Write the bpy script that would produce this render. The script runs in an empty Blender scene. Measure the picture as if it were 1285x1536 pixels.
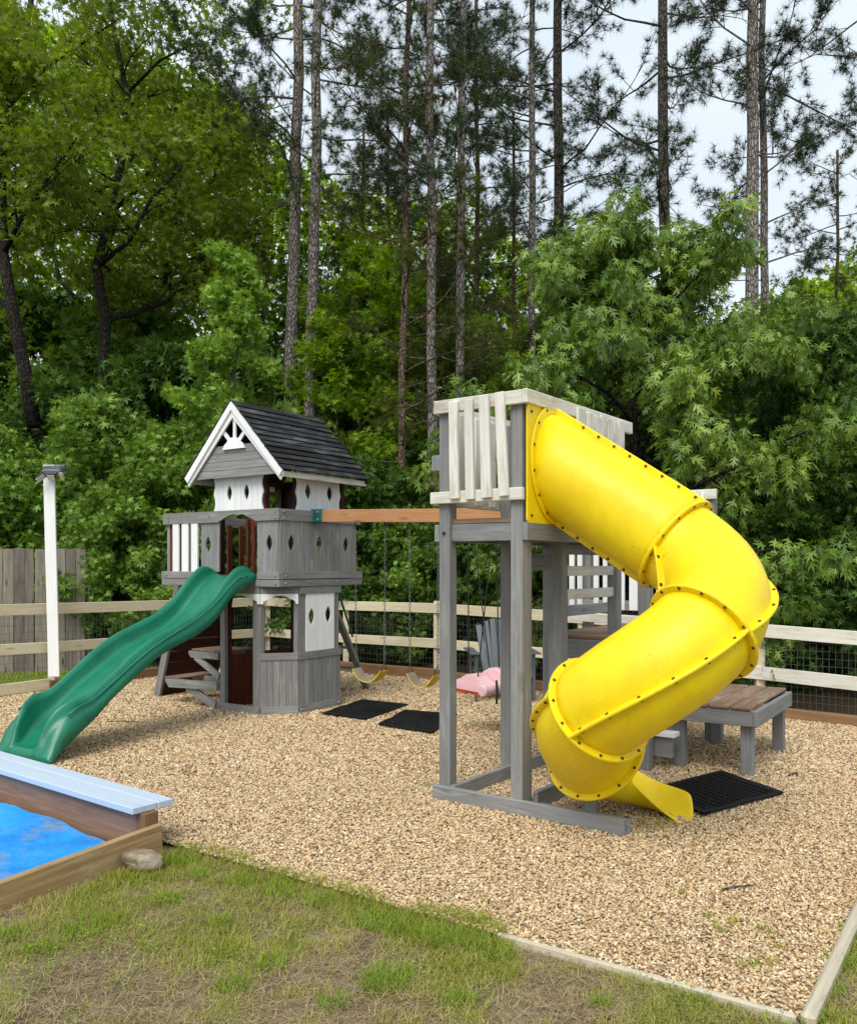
import bpy, bmesh, math, random
import numpy as np
from mathutils import Vector, Matrix, noise as mnoise
from mathutils.geometry import tessellate_polygon
random.seed(7); RNG = np.random.default_rng(7)
scene = bpy.context.scene
COL = scene.collection
R = math.radians

# ------------------------------------------------------------------ camera
FOC, CX, HY, EYE = 1287.0, 642.5, 848.0, 1.6      # focal length and horizon of the photograph in its own pixels
cam_d = bpy.data.cameras.new("camera"); cam = bpy.data.objects.new("camera", cam_d); COL.objects.link(cam)
cam.location = (0, 0, EYE); cam.rotation_euler = (R(90), 0, 0)
cam_d.sensor_fit = 'HORIZONTAL'; cam_d.sensor_width = 36; cam_d.lens = 36 * FOC / 1285
cam_d.shift_y = (HY - 768) / 1285; cam_d.clip_start = .05; cam_d.clip_end = 600
scene.camera = cam
# ------------------------------------------------------------------ world, sun, exposure
SUN_EL, SUN_AZ = R(52), R(200)       # azimuth measured from +Y towards +X
world = bpy.data.worlds.new("World"); scene.world = world; world.use_nodes = True
nt = world.node_tree; nt.nodes.clear()
def N(nt, t, **k):
    n = nt.nodes.new(t)
    for a, b in k.items(): setattr(n, a, b)
    return n
wo = N(nt, 'ShaderNodeOutputWorld'); bg = N(nt, 'ShaderNodeBackground')
sky = N(nt, 'ShaderNodeTexSky', sky_type='NISHITA', sun_disc=False, sun_elevation=SUN_EL, sun_rotation=SUN_AZ)
sky.air_density = 1.0; sky.dust_density = 2.0
tc = N(nt, 'ShaderNodeTexCoord'); nz = N(nt, 'ShaderNodeTexNoise'); nz.inputs['Scale'].default_value = 2.2
nz.inputs['Detail'].default_value = 5
cr = N(nt, 'ShaderNodeValToRGB'); cr.color_ramp.elements[0].position = .35; cr.color_ramp.elements[1].position = .7
cr.color_ramp.elements[0].color = (5.6, 6.5, 7.2, 1); cr.color_ramp.elements[1].color = (7.6, 8.3, 8.9, 1)
mx = N(nt, 'ShaderNodeMixRGB'); mx.inputs[0].default_value = .88
L = nt.links.new
L(tc.outputs['Generated'], nz.inputs['Vector']); L(nz.outputs['Fac'], cr.inputs[0])
L(sky.outputs[0], mx.inputs[1]); L(cr.outputs[0], mx.inputs[2]); L(mx.outputs[0], bg.inputs[0])
bg.inputs[1].default_value = .113; L(bg.outputs[0], wo.inputs[0])
sun_d = bpy.data.lights.new("sun", 'SUN'); sun = bpy.data.objects.new("sun", sun_d); COL.objects.link(sun)
sun_d.energy = 2.3; sun_d.angle = R(34); sun_d.color = (1, .965, .9)
sd = Vector((math.sin(SUN_AZ) * math.cos(SUN_EL), math.cos(SUN_AZ) * math.cos(SUN_EL), math.sin(SUN_EL)))
sun.rotation_euler = sd.to_track_quat('Z', 'Y').to_euler(); sun.location = (0, 0, 30)
vs = scene.view_settings; vs.view_transform = 'Standard'; vs.look = 'None'; vs.exposure = 0.30; vs.gamma = 1; vs.use_curve_mapping = False
scene.cycles.max_bounces = 6; scene.cycles.transparent_max_bounces = 4

# ------------------------------------------------------------------ helpers
def gx(px, Z): return (px - CX) * Z / FOC            # metres right of the camera axis at distance Z
def zh(py, Z): return EYE + (HY - py) * Z / FOC      # height above the ground at distance Z
def gnd(px, py):
    Z = EYE * FOC / (py - HY); return (gx(px, Z), Z)
class Frame:
    def __init__(s, x, y, ang): s.o = (x, y); s.a = R(ang); s.u = (math.cos(s.a), math.sin(s.a)); s.v = (-math.sin(s.a), math.cos(s.a))
    def w(s, lx, ly): return (s.o[0] + lx * s.u[0] + ly * s.v[0], s.o[1] + lx * s.u[1] + ly * s.v[1])
    def loc(s, x, y):
        dx, dy = x - s.o[0], y - s.o[1]; return (dx * s.u[0] + dy * s.u[1], dx * s.v[0] + dy * s.v[1])
    def lx(s, px, ly):
        k = (px - CX) / FOC; bx, by = s.w(0, ly); return (k * by - bx) / (s.u[0] - k * s.u[1])
    def ly(s, px, lx):
        k = (px - CX) / FOC; bx, by = s.w(lx, 0); return (k * by - bx) / (s.v[0] - k * s.v[1])
def tag(o, label=None, cat=None, group=None, kind=None):
    if label: o['label'] = label
    if cat: o['category'] = cat
    if group: o['group'] = group
    if kind: o['kind'] = kind
    return o
def empty(name, loc=(0, 0, 0), rz=0.0):
    o = bpy.data.objects.new(name, None); COL.objects.link(o); o.location = loc; o.rotation_euler = (0, 0, rz); o.empty_display_size = .2
    return o
def copy_tree(o, parent=None):
    c = o.copy(); COL.objects.link(c)
    if parent: c.parent = parent
    for ch in [x for x in bpy.data.objects if x.parent == o]: copy_tree(ch, c)
    return c

class MB:
    """collects solids; grain = board-local coordinates for the wood materials"""
    def __init__(s): s.v = []; s.f = []; s.g = []; s.r = []; s.m = []
    def add(s, vs, fs, grain=None, m=0, rnd=None):
        b = len(s.v); s.v += [tuple(p) for p in vs]; s.f += [tuple(i + b for i in f) for f in fs]; s.m += [m] * len(fs)
        off = random.random() * 40; rr = random.random() if rnd is None else rnd
        if grain is None: grain = vs
        s.g += [(p[0] + off, p[1] + off * .37, p[2] + off * .71) for p in grain]; s.r += [rr] * len(vs)
        return s
    def box(s, x0, x1, y0, y1, z0, z1, m=0, rnd=None):
        vs = [(x, y, z) for z in (z0, z1) for y in (y0, y1) for x in (x0, x1)]
        fs = [(0, 2, 3, 1), (4, 5, 7, 6), (0, 1, 5, 4), (2, 6, 7, 3), (0, 4, 6, 2), (1, 3, 7, 5)]
        d = (abs(x1 - x0), abs(y1 - y0), abs(z1 - z0)); ax = d.index(max(d)); o = [ax] + [i for i in range(3) if i != ax]
        return s.add(vs, fs, [(p[o[0]], p[o[1]], p[o[2]]) for p in vs], m, rnd)
    def beam(s, a, b, w, h, up=(0, 0, 1), m=0, rnd=None):
        a = Vector(a); b = Vector(b); d = (b - a); ln = d.length; d.normalize(); up = Vector(up)
        sd_ = d.cross(up); sd_.normalize(); u2 = sd_.cross(d)
        vs = []; g = []
        for t in (0, ln):
            for i, j in ((-1, -1), (1, -1), (1, 1), (-1, 1)):
                vs.append(a + d * t + sd_ * (i * w / 2) + u2 * (j * h / 2)); g.append((t, i * w / 2, j * h / 2))
        fs = [(0, 1, 2, 3), (7, 6, 5, 4), (0, 4, 5, 1), (1, 5, 6, 2), (2, 6, 7, 3), (3, 7, 4, 0)]
        return s.add(vs, fs, g, m, rnd)
    def cyl(s, a, b, r0, r1=None, n=10, m=0, rnd=None):
        r1 = r0 if r1 is None else r1; a = Vector(a); b = Vector(b); d = (b - a).normalized(); x = d.orthogonal().normalized(); y = d.cross(x)
        vs = []; 
        for c, r in ((a, r0), (b, r1)):
            for i in range(n): t = 2 * math.pi * i / n; vs.append(c + x * (r * math.cos(t)) + y * (r * math.sin(t)))
        fs = [(i, (i + 1) % n, n + (i + 1) % n, n + i) for i in range(n)] + [tuple(range(n - 1, -1, -1)), tuple(range(n, 2 * n))]
        return s.add(vs, fs, None, m, rnd)
    def tube(s, pts, rad, n=8, m=0, cap=True, rnd=None):
        pts = [Vector(p) for p in pts]; k = len(pts)
        if not hasattr(rad, '__len__'): rad = [rad] * k
        vs = []; x = None; g = []; ln = 0
        for i, p in enumerate(pts):
            d = (pts[min(i + 1, k - 1)] - pts[max(i - 1, 0)]).normalized()
            x = d.orthogonal().normalized() if x is None else (x - d * x.dot(d)).normalized()
            y = d.cross(x)
            if i: ln += (p - pts[i - 1]).length
            for j in range(n):
                t = 2 * math.pi * j / n; vs.append(p + x * (rad[i] * math.cos(t)) + y * (rad[i] * math.sin(t))); g.append((ln, rad[i] * math.cos(t), rad[i] * math.sin(t)))
        fs = [(i * n + j, i * n + (j + 1) % n, (i + 1) * n + (j + 1) % n, (i + 1) * n + j) for i in range(k - 1) for j in range(n)]
        if cap: fs += [tuple(range(n - 1, -1, -1)), tuple(range((k - 1) * n, k * n))]
        return s.add(vs, fs, g, m, rnd)
    def plate(s, loops, M, t, m=0, rnd=None, gx_=False):
        """polygon (first loop outer, others holes) in the XY plane of M, thickness t along M's Z"""
        fl = [Vector((p[0], p[1], 0)) for l in loops for p in l]
        tri = tessellate_polygon([[Vector((p[0], p[1], 0)) for p in l] for l in loops])
        n = len(fl); vs = [M @ p for p in fl] + [M @ (p + Vector((0, 0, t))) for p in fl]; fs = []
        for a, b, c in tri:
            ar = (fl[b] - fl[a]).cross(fl[c] - fl[a]).z
            if ar < 0: b, c = c, b
            fs.append((a, c, b)); fs.append((a + n, b + n, c + n))
        o = 0
        for l in loops:
            k = len(l); ar = sum(l[i][0] * l[(i + 1) % k][1] - l[(i + 1) % k][0] * l[i][1] for i in range(k))
            hole = l is not loops[0]
            for i in range(k):
                a, b = o + i, o + (i + 1) % k
                if (ar > 0) != hole: fs.append((a, b, b + n, a + n))
                else: fs.append((b, a, a + n, b + n))
            o += k
        g = [((p.x, p.y, 0) if gx_ else (p.y, p.x, 0)) for p in fl] * 2
        return s.add(vs, fs, g, m, rnd)
    def build(s, name, mats, parent=None, smooth=False, bevel=0, solid=0):
        me = bpy.data.meshes.new(name); me.from_pydata(s.v, [], s.f)
        for mt in (mats if isinstance(mats, (list, tuple)) else [mats]): me.materials.append(mt)
        me.polygons.foreach_set('material_index', s.m)
        a = me.attributes.new('grain', 'FLOAT_VECTOR', 'POINT'); a.data.foreach_set('vector', [c for p in s.g for c in p])
        a = me.attributes.new('rnd', 'FLOAT', 'POINT'); a.data.foreach_set('value', s.r)
        if smooth: me.polygons.foreach_set('use_smooth', [True] * len(s.f))
        me.update()
        o = bpy.data.objects.new(name, me); COL.objects.link(o)
        if parent: o.parent = parent
        if solid: md = o.modifiers.new('s', 'SOLIDIFY'); md.thickness = solid; md.offset = 0
        if bevel: md = o.modifiers.new('b', 'BEVEL'); md.width = bevel; md.segments = 1; md.limit_method = 'ANGLE'; md.angle_limit = R(50)
        return o
def np_mesh(name, V, T, mat, parent=None, rnd=None, smooth=False):
    """V (n,3) vertices, T (m,3) triangles"""
    me = bpy.data.meshes.new(name); me.vertices.add(len(V)); me.vertices.foreach_set('co', np.ascontiguousarray(V, dtype=np.float32).ravel())
    me.loops.add(T.size); me.loops.foreach_set('vertex_index', np.ascontiguousarray(T, dtype=np.int32).ravel())
    k = T.shape[1]; me.polygons.add(len(T)); me.polygons.foreach_set('loop_start', np.arange(0, T.size, k, dtype=np.int32))
    me.polygons.foreach_set('loop_total', np.full(len(T), k, dtype=np.int32))
    if smooth: me.polygons.foreach_set('use_smooth', np.ones(len(T), dtype=bool))
    me.update(calc_edges=True); me.materials.append(mat)
    if rnd is not None:
        a = me.attributes.new('rnd', 'FLOAT', 'POINT'); a.data.foreach_set('value', np.ascontiguousarray(rnd, dtype=np.float32))
    o = bpy.data.objects.new(name, me); COL.objects.link(o)
    if parent: o.parent = parent
    return o
def scatter(tv, tt, P, X, Y, Z, S):
    """instances of template (tv,tt) at P with axes X,Y,Z (n,3) and scale S"""
    n = len(P); W = (tv[None, :, 0, None] * X[:, None] + tv[None, :, 1, None] * Y[:, None] + tv[None, :, 2, None] * Z[:, None]) * S[:, None, None] + P[:, None]
    T = tt[None] + (np.arange(n) * len(tv))[:, None, None]
    return W.reshape(-1, 3), T.reshape(-1, tt.shape[1])
def unit(a): return a / np.maximum(np.linalg.norm(a, axis=-1, keepdims=True), 1e-9)

# ------------------------------------------------------------------ materials
def mat(name):
    m = bpy.data.materials.new(name); m.use_nodes = True; n = m.node_tree; n.nodes.clear()
    o = N(n, 'ShaderNodeOutputMaterial'); b = N(n, 'ShaderNodeBsdfPrincipled'); n.links.new(b.outputs[0], o.inputs[0]); return m, n, b, o
def attr(n, name, t='GEOMETRY'): a = N(n, 'ShaderNodeAttribute'); a.attribute_name = name; a.attribute_type = t; return a
def mapping(n, src, sc, loc=(0, 0, 0)):
    m = N(n, 'ShaderNodeMapping'); m.inputs['Scale'].default_value = sc; m.inputs['Location'].default_value = loc; n.links.new(src, m.inputs[0]); return m.outputs[0]
def noise(n, vec, sc, det=4, rough=.55, dist=0):
    t = N(n, 'ShaderNodeTexNoise'); t.inputs['Scale'].default_value = sc; t.inputs['Detail'].default_value = det
    t.inputs['Roughness'].default_value = rough; t.inputs['Distortion'].default_value = dist
    if vec is not None: n.links.new(vec, t.inputs['Vector'])
    return t.outputs['Fac']
def ramp(n, fac, stops, interp='LINEAR'):
    r = N(n, 'ShaderNodeValToRGB'); e = r.color_ramp.elements; r.color_ramp.interpolation = interp
    while len(e) < len(stops): e.new(.5)
    for i, (p, c) in enumerate(stops):
        e[i].position = p; e[i].color = (c[0], c[1], c[2], 1) if hasattr(c, '__len__') else (c, c, c, 1)
    n.links.new(fac, r.inputs[0]); return r.outputs[0]
def mix(n, fac, a, b, bt='MIX'):
    m = N(n, 'ShaderNodeMixRGB', blend_type=bt)
    for i, q in ((0, fac), (1, a), (2, b)):
        if hasattr(q, 'is_linked') or hasattr(q, 'links'): n.links.new(q, m.inputs[i])
        else: m.inputs[i].default_value = q if i == 0 else (q[0], q[1], q[2], 1)
    return m.outputs[0]
def math_(n, op, a, b=0.0, clamp=False):
    m = N(n, 'ShaderNodeMath', operation=op, use_clamp=clamp)
    for i, q in enumerate((a, b)):
        if hasattr(q, 'links'): n.links.new(q, m.inputs[i])
        else: m.inputs[i].default_value = q
    return m.outputs[0]
def bump(n, b, h, st=.3, dist=.01):
    u = N(n, 'ShaderNodeBump'); u.inputs['Strength'].default_value = st; u.inputs['Distance'].default_value = dist
    n.links.new(h, u.inputs['Height']); n.links.new(u.outputs[0], b.inputs['Normal']); return u
def wood(name, base, dark, wear=None, wear_amt=.5, rough=.75, grain=.6, var=.25, knots=0.0, bumpst=.35):
    m, n, b, o = mat(name); g = attr(n, 'grain').outputs['Vector']
    g1 = noise(n, mapping(n, g, (2.2, 55, 55)), 1, 6, .65, .4); g2 = noise(n, mapping(n, g, (1.2, 9, 9)), 1, 4, .6, 1.2)
    gg = math_(n, 'ADD', math_(n, 'MULTIPLY', g1, .6), math_(n, 'MULTIPLY', g2, .4))
    c = ramp(n, gg, [(.5 - .32 * (1 - grain * .5), dark), (.62, base)])
    if knots:
        v = N(n, 'ShaderNodeTexVoronoi'); v.inputs['Scale'].default_value = 1; n.links.new(mapping(n, g, (2.2, 9, 9)), v.inputs['Vector'])
        k = ramp(n, v.outputs['Distance'], [(.06, 1), (.2, 0)]); c = mix(n, math_(n, 'MULTIPLY', k, knots), c, tuple(x * .3 for x in dark))
    if wear:
        w = noise(n, mapping(n, g, (3.0, 22, 22)), 1, 7, .7, .6); w2 = noise(n, g, 2.0, 3)
        wf = ramp(n, math_(n, 'ADD', math_(n, 'MULTIPLY', w, .65), math_(n, 'MULTIPLY', w2, .35)), [(.62 - wear_amt * .25, 0), (.74 - wear_amt * .2, 1)])
        c = mix(n, math_(n, 'MULTIPLY', wf, .85), c, wear)
    r = attr(n, 'rnd').outputs['Fac']
    hv = N(n, 'ShaderNodeHueSaturation'); n.links.new(c, hv.inputs['Color'])
    n.links.new(math_(n, 'ADD', math_(n, 'MULTIPLY', r, var), 1 - var * .6), hv.inputs['Value'])
    n.links.new(hv.outputs[0], b.inputs['Base Color']); b.inputs['Roughness'].default_value = rough
    b.inputs['Specular IOR Level'].default_value = .3
    bump(n, b, gg, bumpst, .004); return m
M = {}
M['grey'] = wood('grey_stain', (.27, .268, .262), (.15, .15, .147), (.37, .36, .34), .32, .7, var=.2, knots=.45)
M['greyhouse'] = wood('grey_house_stain', (.29, .285, .272), (.135, .133, .128), (.38, .37, .345), .4, .72, var=.2)
M['white'] = wood('white_paint', (.90, .90, .88), (.78, .78, .76), (.55, .54, .5), .15, .6, var=.08, bumpst=.2)
M['wornwhite'] = wood('worn_white_paint', (.80, .78, .70), (.58, .54, .43), (.44, .39, .28), .5, .7, var=.14)
M['cream'] = wood('treated_lumber', (.78, .70, .50), (.56, .47, .29), (.58, .53, .40), .2, .75, var=.14, knots=.4)
M['timber'] = wood('landscape_timber', (.30, .17, .085), (.12, .065, .032), (.36, .27, .17), .3, .85, var=.2, knots=.6)
M['cedar'] = wood('orange_beam', (.52, .26, .11), (.32, .14, .055), (.42, .27, .16), .25, .6, var=.05, knots=.5)
M['deck'] = wood('weathered_deck', (.29, .19, .125), (.11, .066, .042), (.40, .32, .25), .4, .8, var=.25)
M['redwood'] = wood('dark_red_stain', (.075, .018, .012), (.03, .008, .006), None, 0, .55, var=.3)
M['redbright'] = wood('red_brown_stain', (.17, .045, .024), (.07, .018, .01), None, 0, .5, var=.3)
M['black'] = wood('black_roof_boards', (.026, .026, .028), (.006, .006, .007), (.16, .165, .17), .5, .8, var=.9, bumpst=.9)
M['privacy'] = wood('weathered_fence', (.36, .31, .25), (.11, .09, .07), (.42, .39, .34), .35, .85, var=.5, knots=.9)
M['edging'] = wood('pale_edging', (.62, .55, .42), (.4, .34, .25), (.34, .27, .19), .35, .8, var=.1)
M['sandwood'] = wood('sandbox_lumber', (.46, .31, .15), (.17, .095, .04), (.52, .43, .27), .35, .8, var=.12, knots=.5)
M['sandwood2'] = wood('sandbox_inner_lumber', (.33, .2, .14), (.16, .09, .06), (.36, .27, .2), .2, .8, var=.1, knots=.7)
M['bench'] = wood('blue_white_paint', (.50, .58, .68), (.42, .51, .62), (.25, .33, .45), .06, .55, var=.03, bumpst=.12)

def plastic(name, col, col2, rough=.38, speck=None, sc=3, coat=.0, sheen=0):
    m, n, b, o = mat(name); t = N(n, 'ShaderNodeTexCoord').outputs['Object']
    c = ramp(n, noise(n, t, sc, 5, .6), [(.35, col2), (.62, col)])
    if speck:
        s1 = noise(n, t, 55, 3, .75); s2 = noise(n, t, 3.2, 4, .6); s3 = noise(n, t, 170, 2, .6)
        f = math_(n, 'MULTIPLY', ramp(n, s1, [(.56, 0), (.66, 1)]), ramp(n, s2, [(.50, 0), (.64, 1)]))
        f = math_(n, 'MULTIPLY', f, ramp(n, s3, [(.4, .2), (.6, 1)])); c = mix(n, math_(n, 'MULTIPLY', f, .75), c, speck)
        st = noise(n, mapping(n, t, (9, 9, 1.6)), 3, 5, .7); c = mix(n, math_(n, 'MULTIPLY', ramp(n, st, [(.55, 0), (.8, 1)]), .35), c, tuple(x * .75 for x in col2))
    n.links.new(c, b.inputs['Base Color']); n.links.new(math_(n, 'ADD', math_(n, 'MULTIPLY', noise(n, t, 14, 4), .2), rough - .1), b.inputs['Roughness'])
    b.inputs['Specular IOR Level'].default_value = .45
    bump(n, b, noise(n, t, 120, 3, .6), .06, .002); return m
M['yellow'] = plastic('yellow_plastic', (.93, .71, .003), (.82, .585, .0), .5, (.14, .09, .01))
M['green'] = plastic('green_plastic', (.006, .19, .105), (.004, .14, .078), .34, (.10, .27, .19), 4)
M['teal'] = plastic('teal_plastic', (.01, .14, .13), (.01, .11, .1), .4)
M['pink'] = plastic('faded_pink_plastic', (.84, .56, .57), (.80, .47, .49), .55)
M['orange'] = plastic('red_orange_plastic', (.62, .08, .03), (.5, .05, .02), .45)
M['swing'] = plastic('yellow_swing_plastic', (.85, .60, .02), (.7, .46, .02), .45, (.1, .08, .04))
M['swingtop'] = plastic('dusty_swing_top', (.3, .25, .18), (.2, .17, .12), .7)
M['slate'] = plastic('slate_plastic', (.12, .14, .155), (.09, .105, .12), .5)
M['blue'] = plastic('blue_bucket_plastic', (.01, .03, .3), (.01, .02, .2), .35)
M['rust'] = plastic('rusty_bolt', (.10, .045, .03), (.05, .025, .02), .6)
M['steel'] = plastic('zinc_metal', (.36, .36, .35), (.25, .25, .25), .35); 
M['darkmetal'] = plastic('dark_metal', (.03, .03, .032), (.02, .02, .02), .45)
M['oldsteel'] = plastic('dull_chain_metal', (.16, .155, .14), (.10, .09, .08), .5)
M['wire'] = plastic('dull_wire', (.10, .10, .095), (.07, .07, .07), .6)
M['lens'] = plastic('lamp_lens', (.55, .53, .42), (.45, .43, .35), .25)
M['panelgrey'] = plastic('solar_panel_grey', (.13, .14, .155), (.09, .1, .11), .2)
M['rope'] = plastic('black_rope', (.02, .02, .02), (.015, .015, .015), .8)
def mk_rubber():
    m, n, b, o = mat('rubber_mat'); t = N(n, 'ShaderNodeTexCoord').outputs['Object']
    s = noise(n, t, 40, 3, .8); d = ramp(n, s, [(.66, 0), (.72, 1)])
    c = mix(n, d, (.008, .008, .009), (.30, .24, .16)); n.links.new(c, b.inputs['Base Color']); b.inputs['Roughness'].default_value = .7
    b.inputs['Specular IOR Level'].default_value = .25
    return m
M['rubber'] = mk_rubber()
def mk_tarp():
    m, n, b, o = mat('blue_tarp'); t = N(n, 'ShaderNodeTexCoord').outputs['Object']
    c = ramp(n, noise(n, t, 1.8, 6, .65), [(.38, (.0, .24, .70)), (.6, (.02, .38, .95))])
    dirt = ramp(n, noise(n, mapping(n, t, (1, 1, 1), (3, 1, 0)), 2.6, 6, .7), [(.52, 0), (.66, 1)])
    c = mix(n, math_(n, 'MULTIPLY', dirt, .75), c, (.33, .3, .2)); sp = ramp(n, noise(n, t, 14, 5, .75), [(.68, 0), (.76, 1)])
    c = mix(n, math_(n, 'MULTIPLY', sp, .5), c, (.5, .62, .7)); n.links.new(c, b.inputs['Base Color']); b.inputs['Roughness'].default_value = .55
    bump(n, b, noise(n, t, 5, 8, .72, 1.2), .7, .03); return m
M['tarp'] = mk_tarp()
def ground_mat(name, stops, sc, bsc, bst, rough=.95, sc2=None):
    m, n, b, o = mat(name); t = N(n, 'ShaderNodeTexCoord').outputs['Object']
    f = noise(n, t, sc, 8, .7)
    if sc2: f = math_(n, 'ADD', math_(n, 'MULTIPLY', f, .55), math_(n, 'MULTIPLY', noise(n, t, sc2, 4, .7), .45))
    n.links.new(ramp(n, f, stops), b.inputs['Base Color']); b.inputs['Roughness'].default_value = rough; b.inputs['Specular IOR Level'].default_value = .15
    bump(n, b, noise(n, t, bsc, 6, .7), bst, .03); return m
M['soil'] = ground_mat('lawn_soil', [(.36, (.09, .065, .038)), (.5, (.23, .175, .10)), (.62, (.38, .31, .19)), (.72, (.20, .19, .08))], 3.2, 40, .8, sc2=38)
M['litter'] = ground_mat('forest_litter', [(.35, (.02, .015, .008)), (.55, (.055, .035, .018)), (.7, (.03, .04, .012))], 2.2, 25, .8, sc2=20)
M['sand'] = ground_mat('dark_sand', [(.4, (.10, .065, .035)), (.65, (.22, .15, .08))], 8, 60, .7)  # dark brown sand tone
M['rock'] = ground_mat('field_stone', [(.35, (.13, .09, .055)), (.5, (.32, .25, .17)), (.68, (.46, .41, .33))], 9, 30, .7)
STONE = [(.0, (.62, .50, .33)), (.15, (.48, .335, .175)), (.29, (.57, .43, .25)), (.42, (.38, .235, .115)), (.54, (.70, .60, .43)), (.60, (.50, .35, .18)),
         (.72, (.29, .165, .08)), (.77, (.54, .41, .25)), (.89, (.13, .09, .055)), (.93, (.60, .47, .30))]
def mk_gravel():
    m, n, b, o = mat('gravel_base'); t = N(n, 'ShaderNodeTexCoord').outputs['Object']
    v = N(n, 'ShaderNodeTexVoronoi'); v.inputs['Scale'].default_value = 62; n.links.new(t, v.inputs['Vector'])
    sp = N(n, 'ShaderNodeSeparateColor'); n.links.new(v.outputs['Color'], sp.inputs[0])
    c = ramp(n, sp.outputs[0], STONE, 'CONSTANT'); gap = ramp(n, v.outputs['Distance'], [(.45, 1), (.75, .25)])
    c = mix(n, 1.0, c, gap, 'MULTIPLY'); c = mix(n, .25, c, (.2, .13, .08)); n.links.new(c, b.inputs['Base Color']); b.inputs['Roughness'].default_value = .7
    iv = math_(n, 'SUBTRACT', 1.0, v.outputs['Distance']); bump(n, b, iv, 1.0, .012); return m
M['gravel'] = mk_gravel()
def mk_pebble():
    m, n, b, o = mat('pebble_stone'); oi = N(n, 'ShaderNodeObjectInfo'); r = oi.outputs['Random']
    c = ramp(n, r, STONE, 'CONSTANT'); t = N(n, 'ShaderNodeTexCoord').outputs['Object']
    vn = noise(n, t, 1.4, 3, .6); c2 = N(n, 'ShaderNodeHueSaturation'); n.links.new(c, c2.inputs['Color'])
    n.links.new(math_(n, 'ADD', math_(n, 'MULTIPLY', math_(n, 'FRACT', math_(n, 'MULTIPLY', r, 37.7)), .5), .87), c2.inputs['Value'])
    n.links.new(mix(n, math_(n, 'MULTIPLY', ramp(n, vn, [(.45, 0), (.65, 1)]), .3), c2.outputs[0], (.40, .25, .13)), b.inputs['Base Color'])
    b.inputs['Roughness'].default_value = .6; b.inputs['Specular IOR Level'].default_value = .3; return m
M['pebble'] = mk_pebble()
def leafmat(name, cols, tr=.35, rough=.5, spec=.35, trc=1.6):
    m, n, b, o = mat(name); r = attr(n, 'rnd').outputs['Fac']
    c = ramp(n, r, [(i / max(1, len(cols) - 1), c) for i, c in enumerate(cols)])
    n.links.new(c, b.inputs['Base Color']); b.inputs['Roughness'].default_value = rough; b.inputs['Specular IOR Level'].default_value = spec
    t = N(n, 'ShaderNodeBsdfTranslucent'); h = N(n, 'ShaderNodeHueSaturation'); h.inputs['Value'].default_value = trc; h.inputs['Hue'].default_value = .482
    h.inputs['Saturation'].default_value = 1.1
    n.links.new(c, h.inputs['Color']); n.links.new(h.outputs[0], t.inputs['Color'])
    x = N(n, 'ShaderNodeMixShader'); x.inputs[0].default_value = tr; n.links.new(b.outputs[0], x.inputs[1]); n.links.new(t.outputs[0], x.inputs[2]); n.links.new(x.outputs[0], o.inputs[0])
    return m
M['leaf_gum'] = leafmat('sweetgum_leaves', [(.10, .19, .02), (.21, .36, .045), (.36, .54, .12)], .28, .5, .25)
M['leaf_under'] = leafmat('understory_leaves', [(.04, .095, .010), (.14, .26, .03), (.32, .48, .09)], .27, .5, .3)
M['leaf_dark'] = leafmat('dark_leaves', [(.022, .058, .008), (.06, .13, .016), (.15, .26, .045)], .24, .5, .3)  # darker greens than the other understory leaves
M['leaf_oak'] = leafmat('young_oak_leaves', [(.07, .125, .012), (.15, .22, .022), (.26, .34, .055)], .40, .5, .2)
M['leaf_red_oak'] = leafmat('red_oak_leaves', [(.035, .085, .010), (.10, .19, .02), (.23, .35, .05), (.38, .48, .10)], .22, .38, .45)
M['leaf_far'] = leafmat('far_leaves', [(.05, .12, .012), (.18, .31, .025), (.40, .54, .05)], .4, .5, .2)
M['needle'] = leafmat('pine_needles', [(.024, .044, .016), (.042, .072, .024), (.07, .108, .036)], .15, .5, .3, 1.3)
M['needle_brown'] = leafmat('brown_green_needles', [(.05, .066, .012), (.08, .10, .018), (.125, .14, .025)], .25, .6, .2, 1.3)  # brownish-green foliage of the bushy pines
M['grass'] = leafmat('grass_blades', [(.19, .25, .02), (.32, .35, .05), (.48, .45, .12), (.60, .50, .24)], .3, .6, .2, 1.4)
M['lawn_green'] = leafmat('green_lawn_blades', [(.15, .25, .015), (.24, .35, .035), (.36, .44, .06)], .3, .6, .2, 1.4)
M['straw'] = leafmat('dry_grass_straw', [(.20, .14, .08), (.38, .28, .16), (.56, .46, .28)], .2, .8, .2, 1.2)
M['pine_straw'] = leafmat('pine_straw', [(.09, .035, .015), (.16, .07, .03), (.25, .15, .08)], .1, .8, .2, 1.0)
def barkmat(name, a, bcol, c, sc=1.0, spec=.2):
    m, n, b, o = mat(name); t = N(n, 'ShaderNodeTexCoord').outputs['Object']
    v = N(n, 'ShaderNodeTexVoronoi', feature='DISTANCE_TO_EDGE'); v.inputs['Scale'].default_value = 1
    nn = N(n, 'ShaderNodeTexNoise'); nn.inputs['Scale'].default_value = 6; n.links.new(t, nn.inputs['Vector'])
    vec = N(n, 'ShaderNodeVectorMath', operation='ADD'); n.links.new(mapping(n, t, (22 * sc, 22 * sc, 7 * sc)), vec.inputs[0]); n.links.new(nn.outputs['Color'], vec.inputs[1])
    n.links.new(vec.outputs[0], v.inputs['Vector']); e = ramp(n, v.outputs['Distance'], [(.0, 0), (.22, 1)])
    f = noise(n, mapping(n, t, (30, 30, 8)), 1, 6, .7)
    cc = mix(n, e, a, ramp(n, f, [(.35, bcol), (.65, c)])); n.links.new(cc, b.inputs['Base Color']); b.inputs['Roughness'].default_value = .9
    b.inputs['Specular IOR Level'].default_value = spec
    bump(n, b, math_(n, 'ADD', math_(n, 'MULTIPLY', f, .4), e), .9, .03); return m
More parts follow.
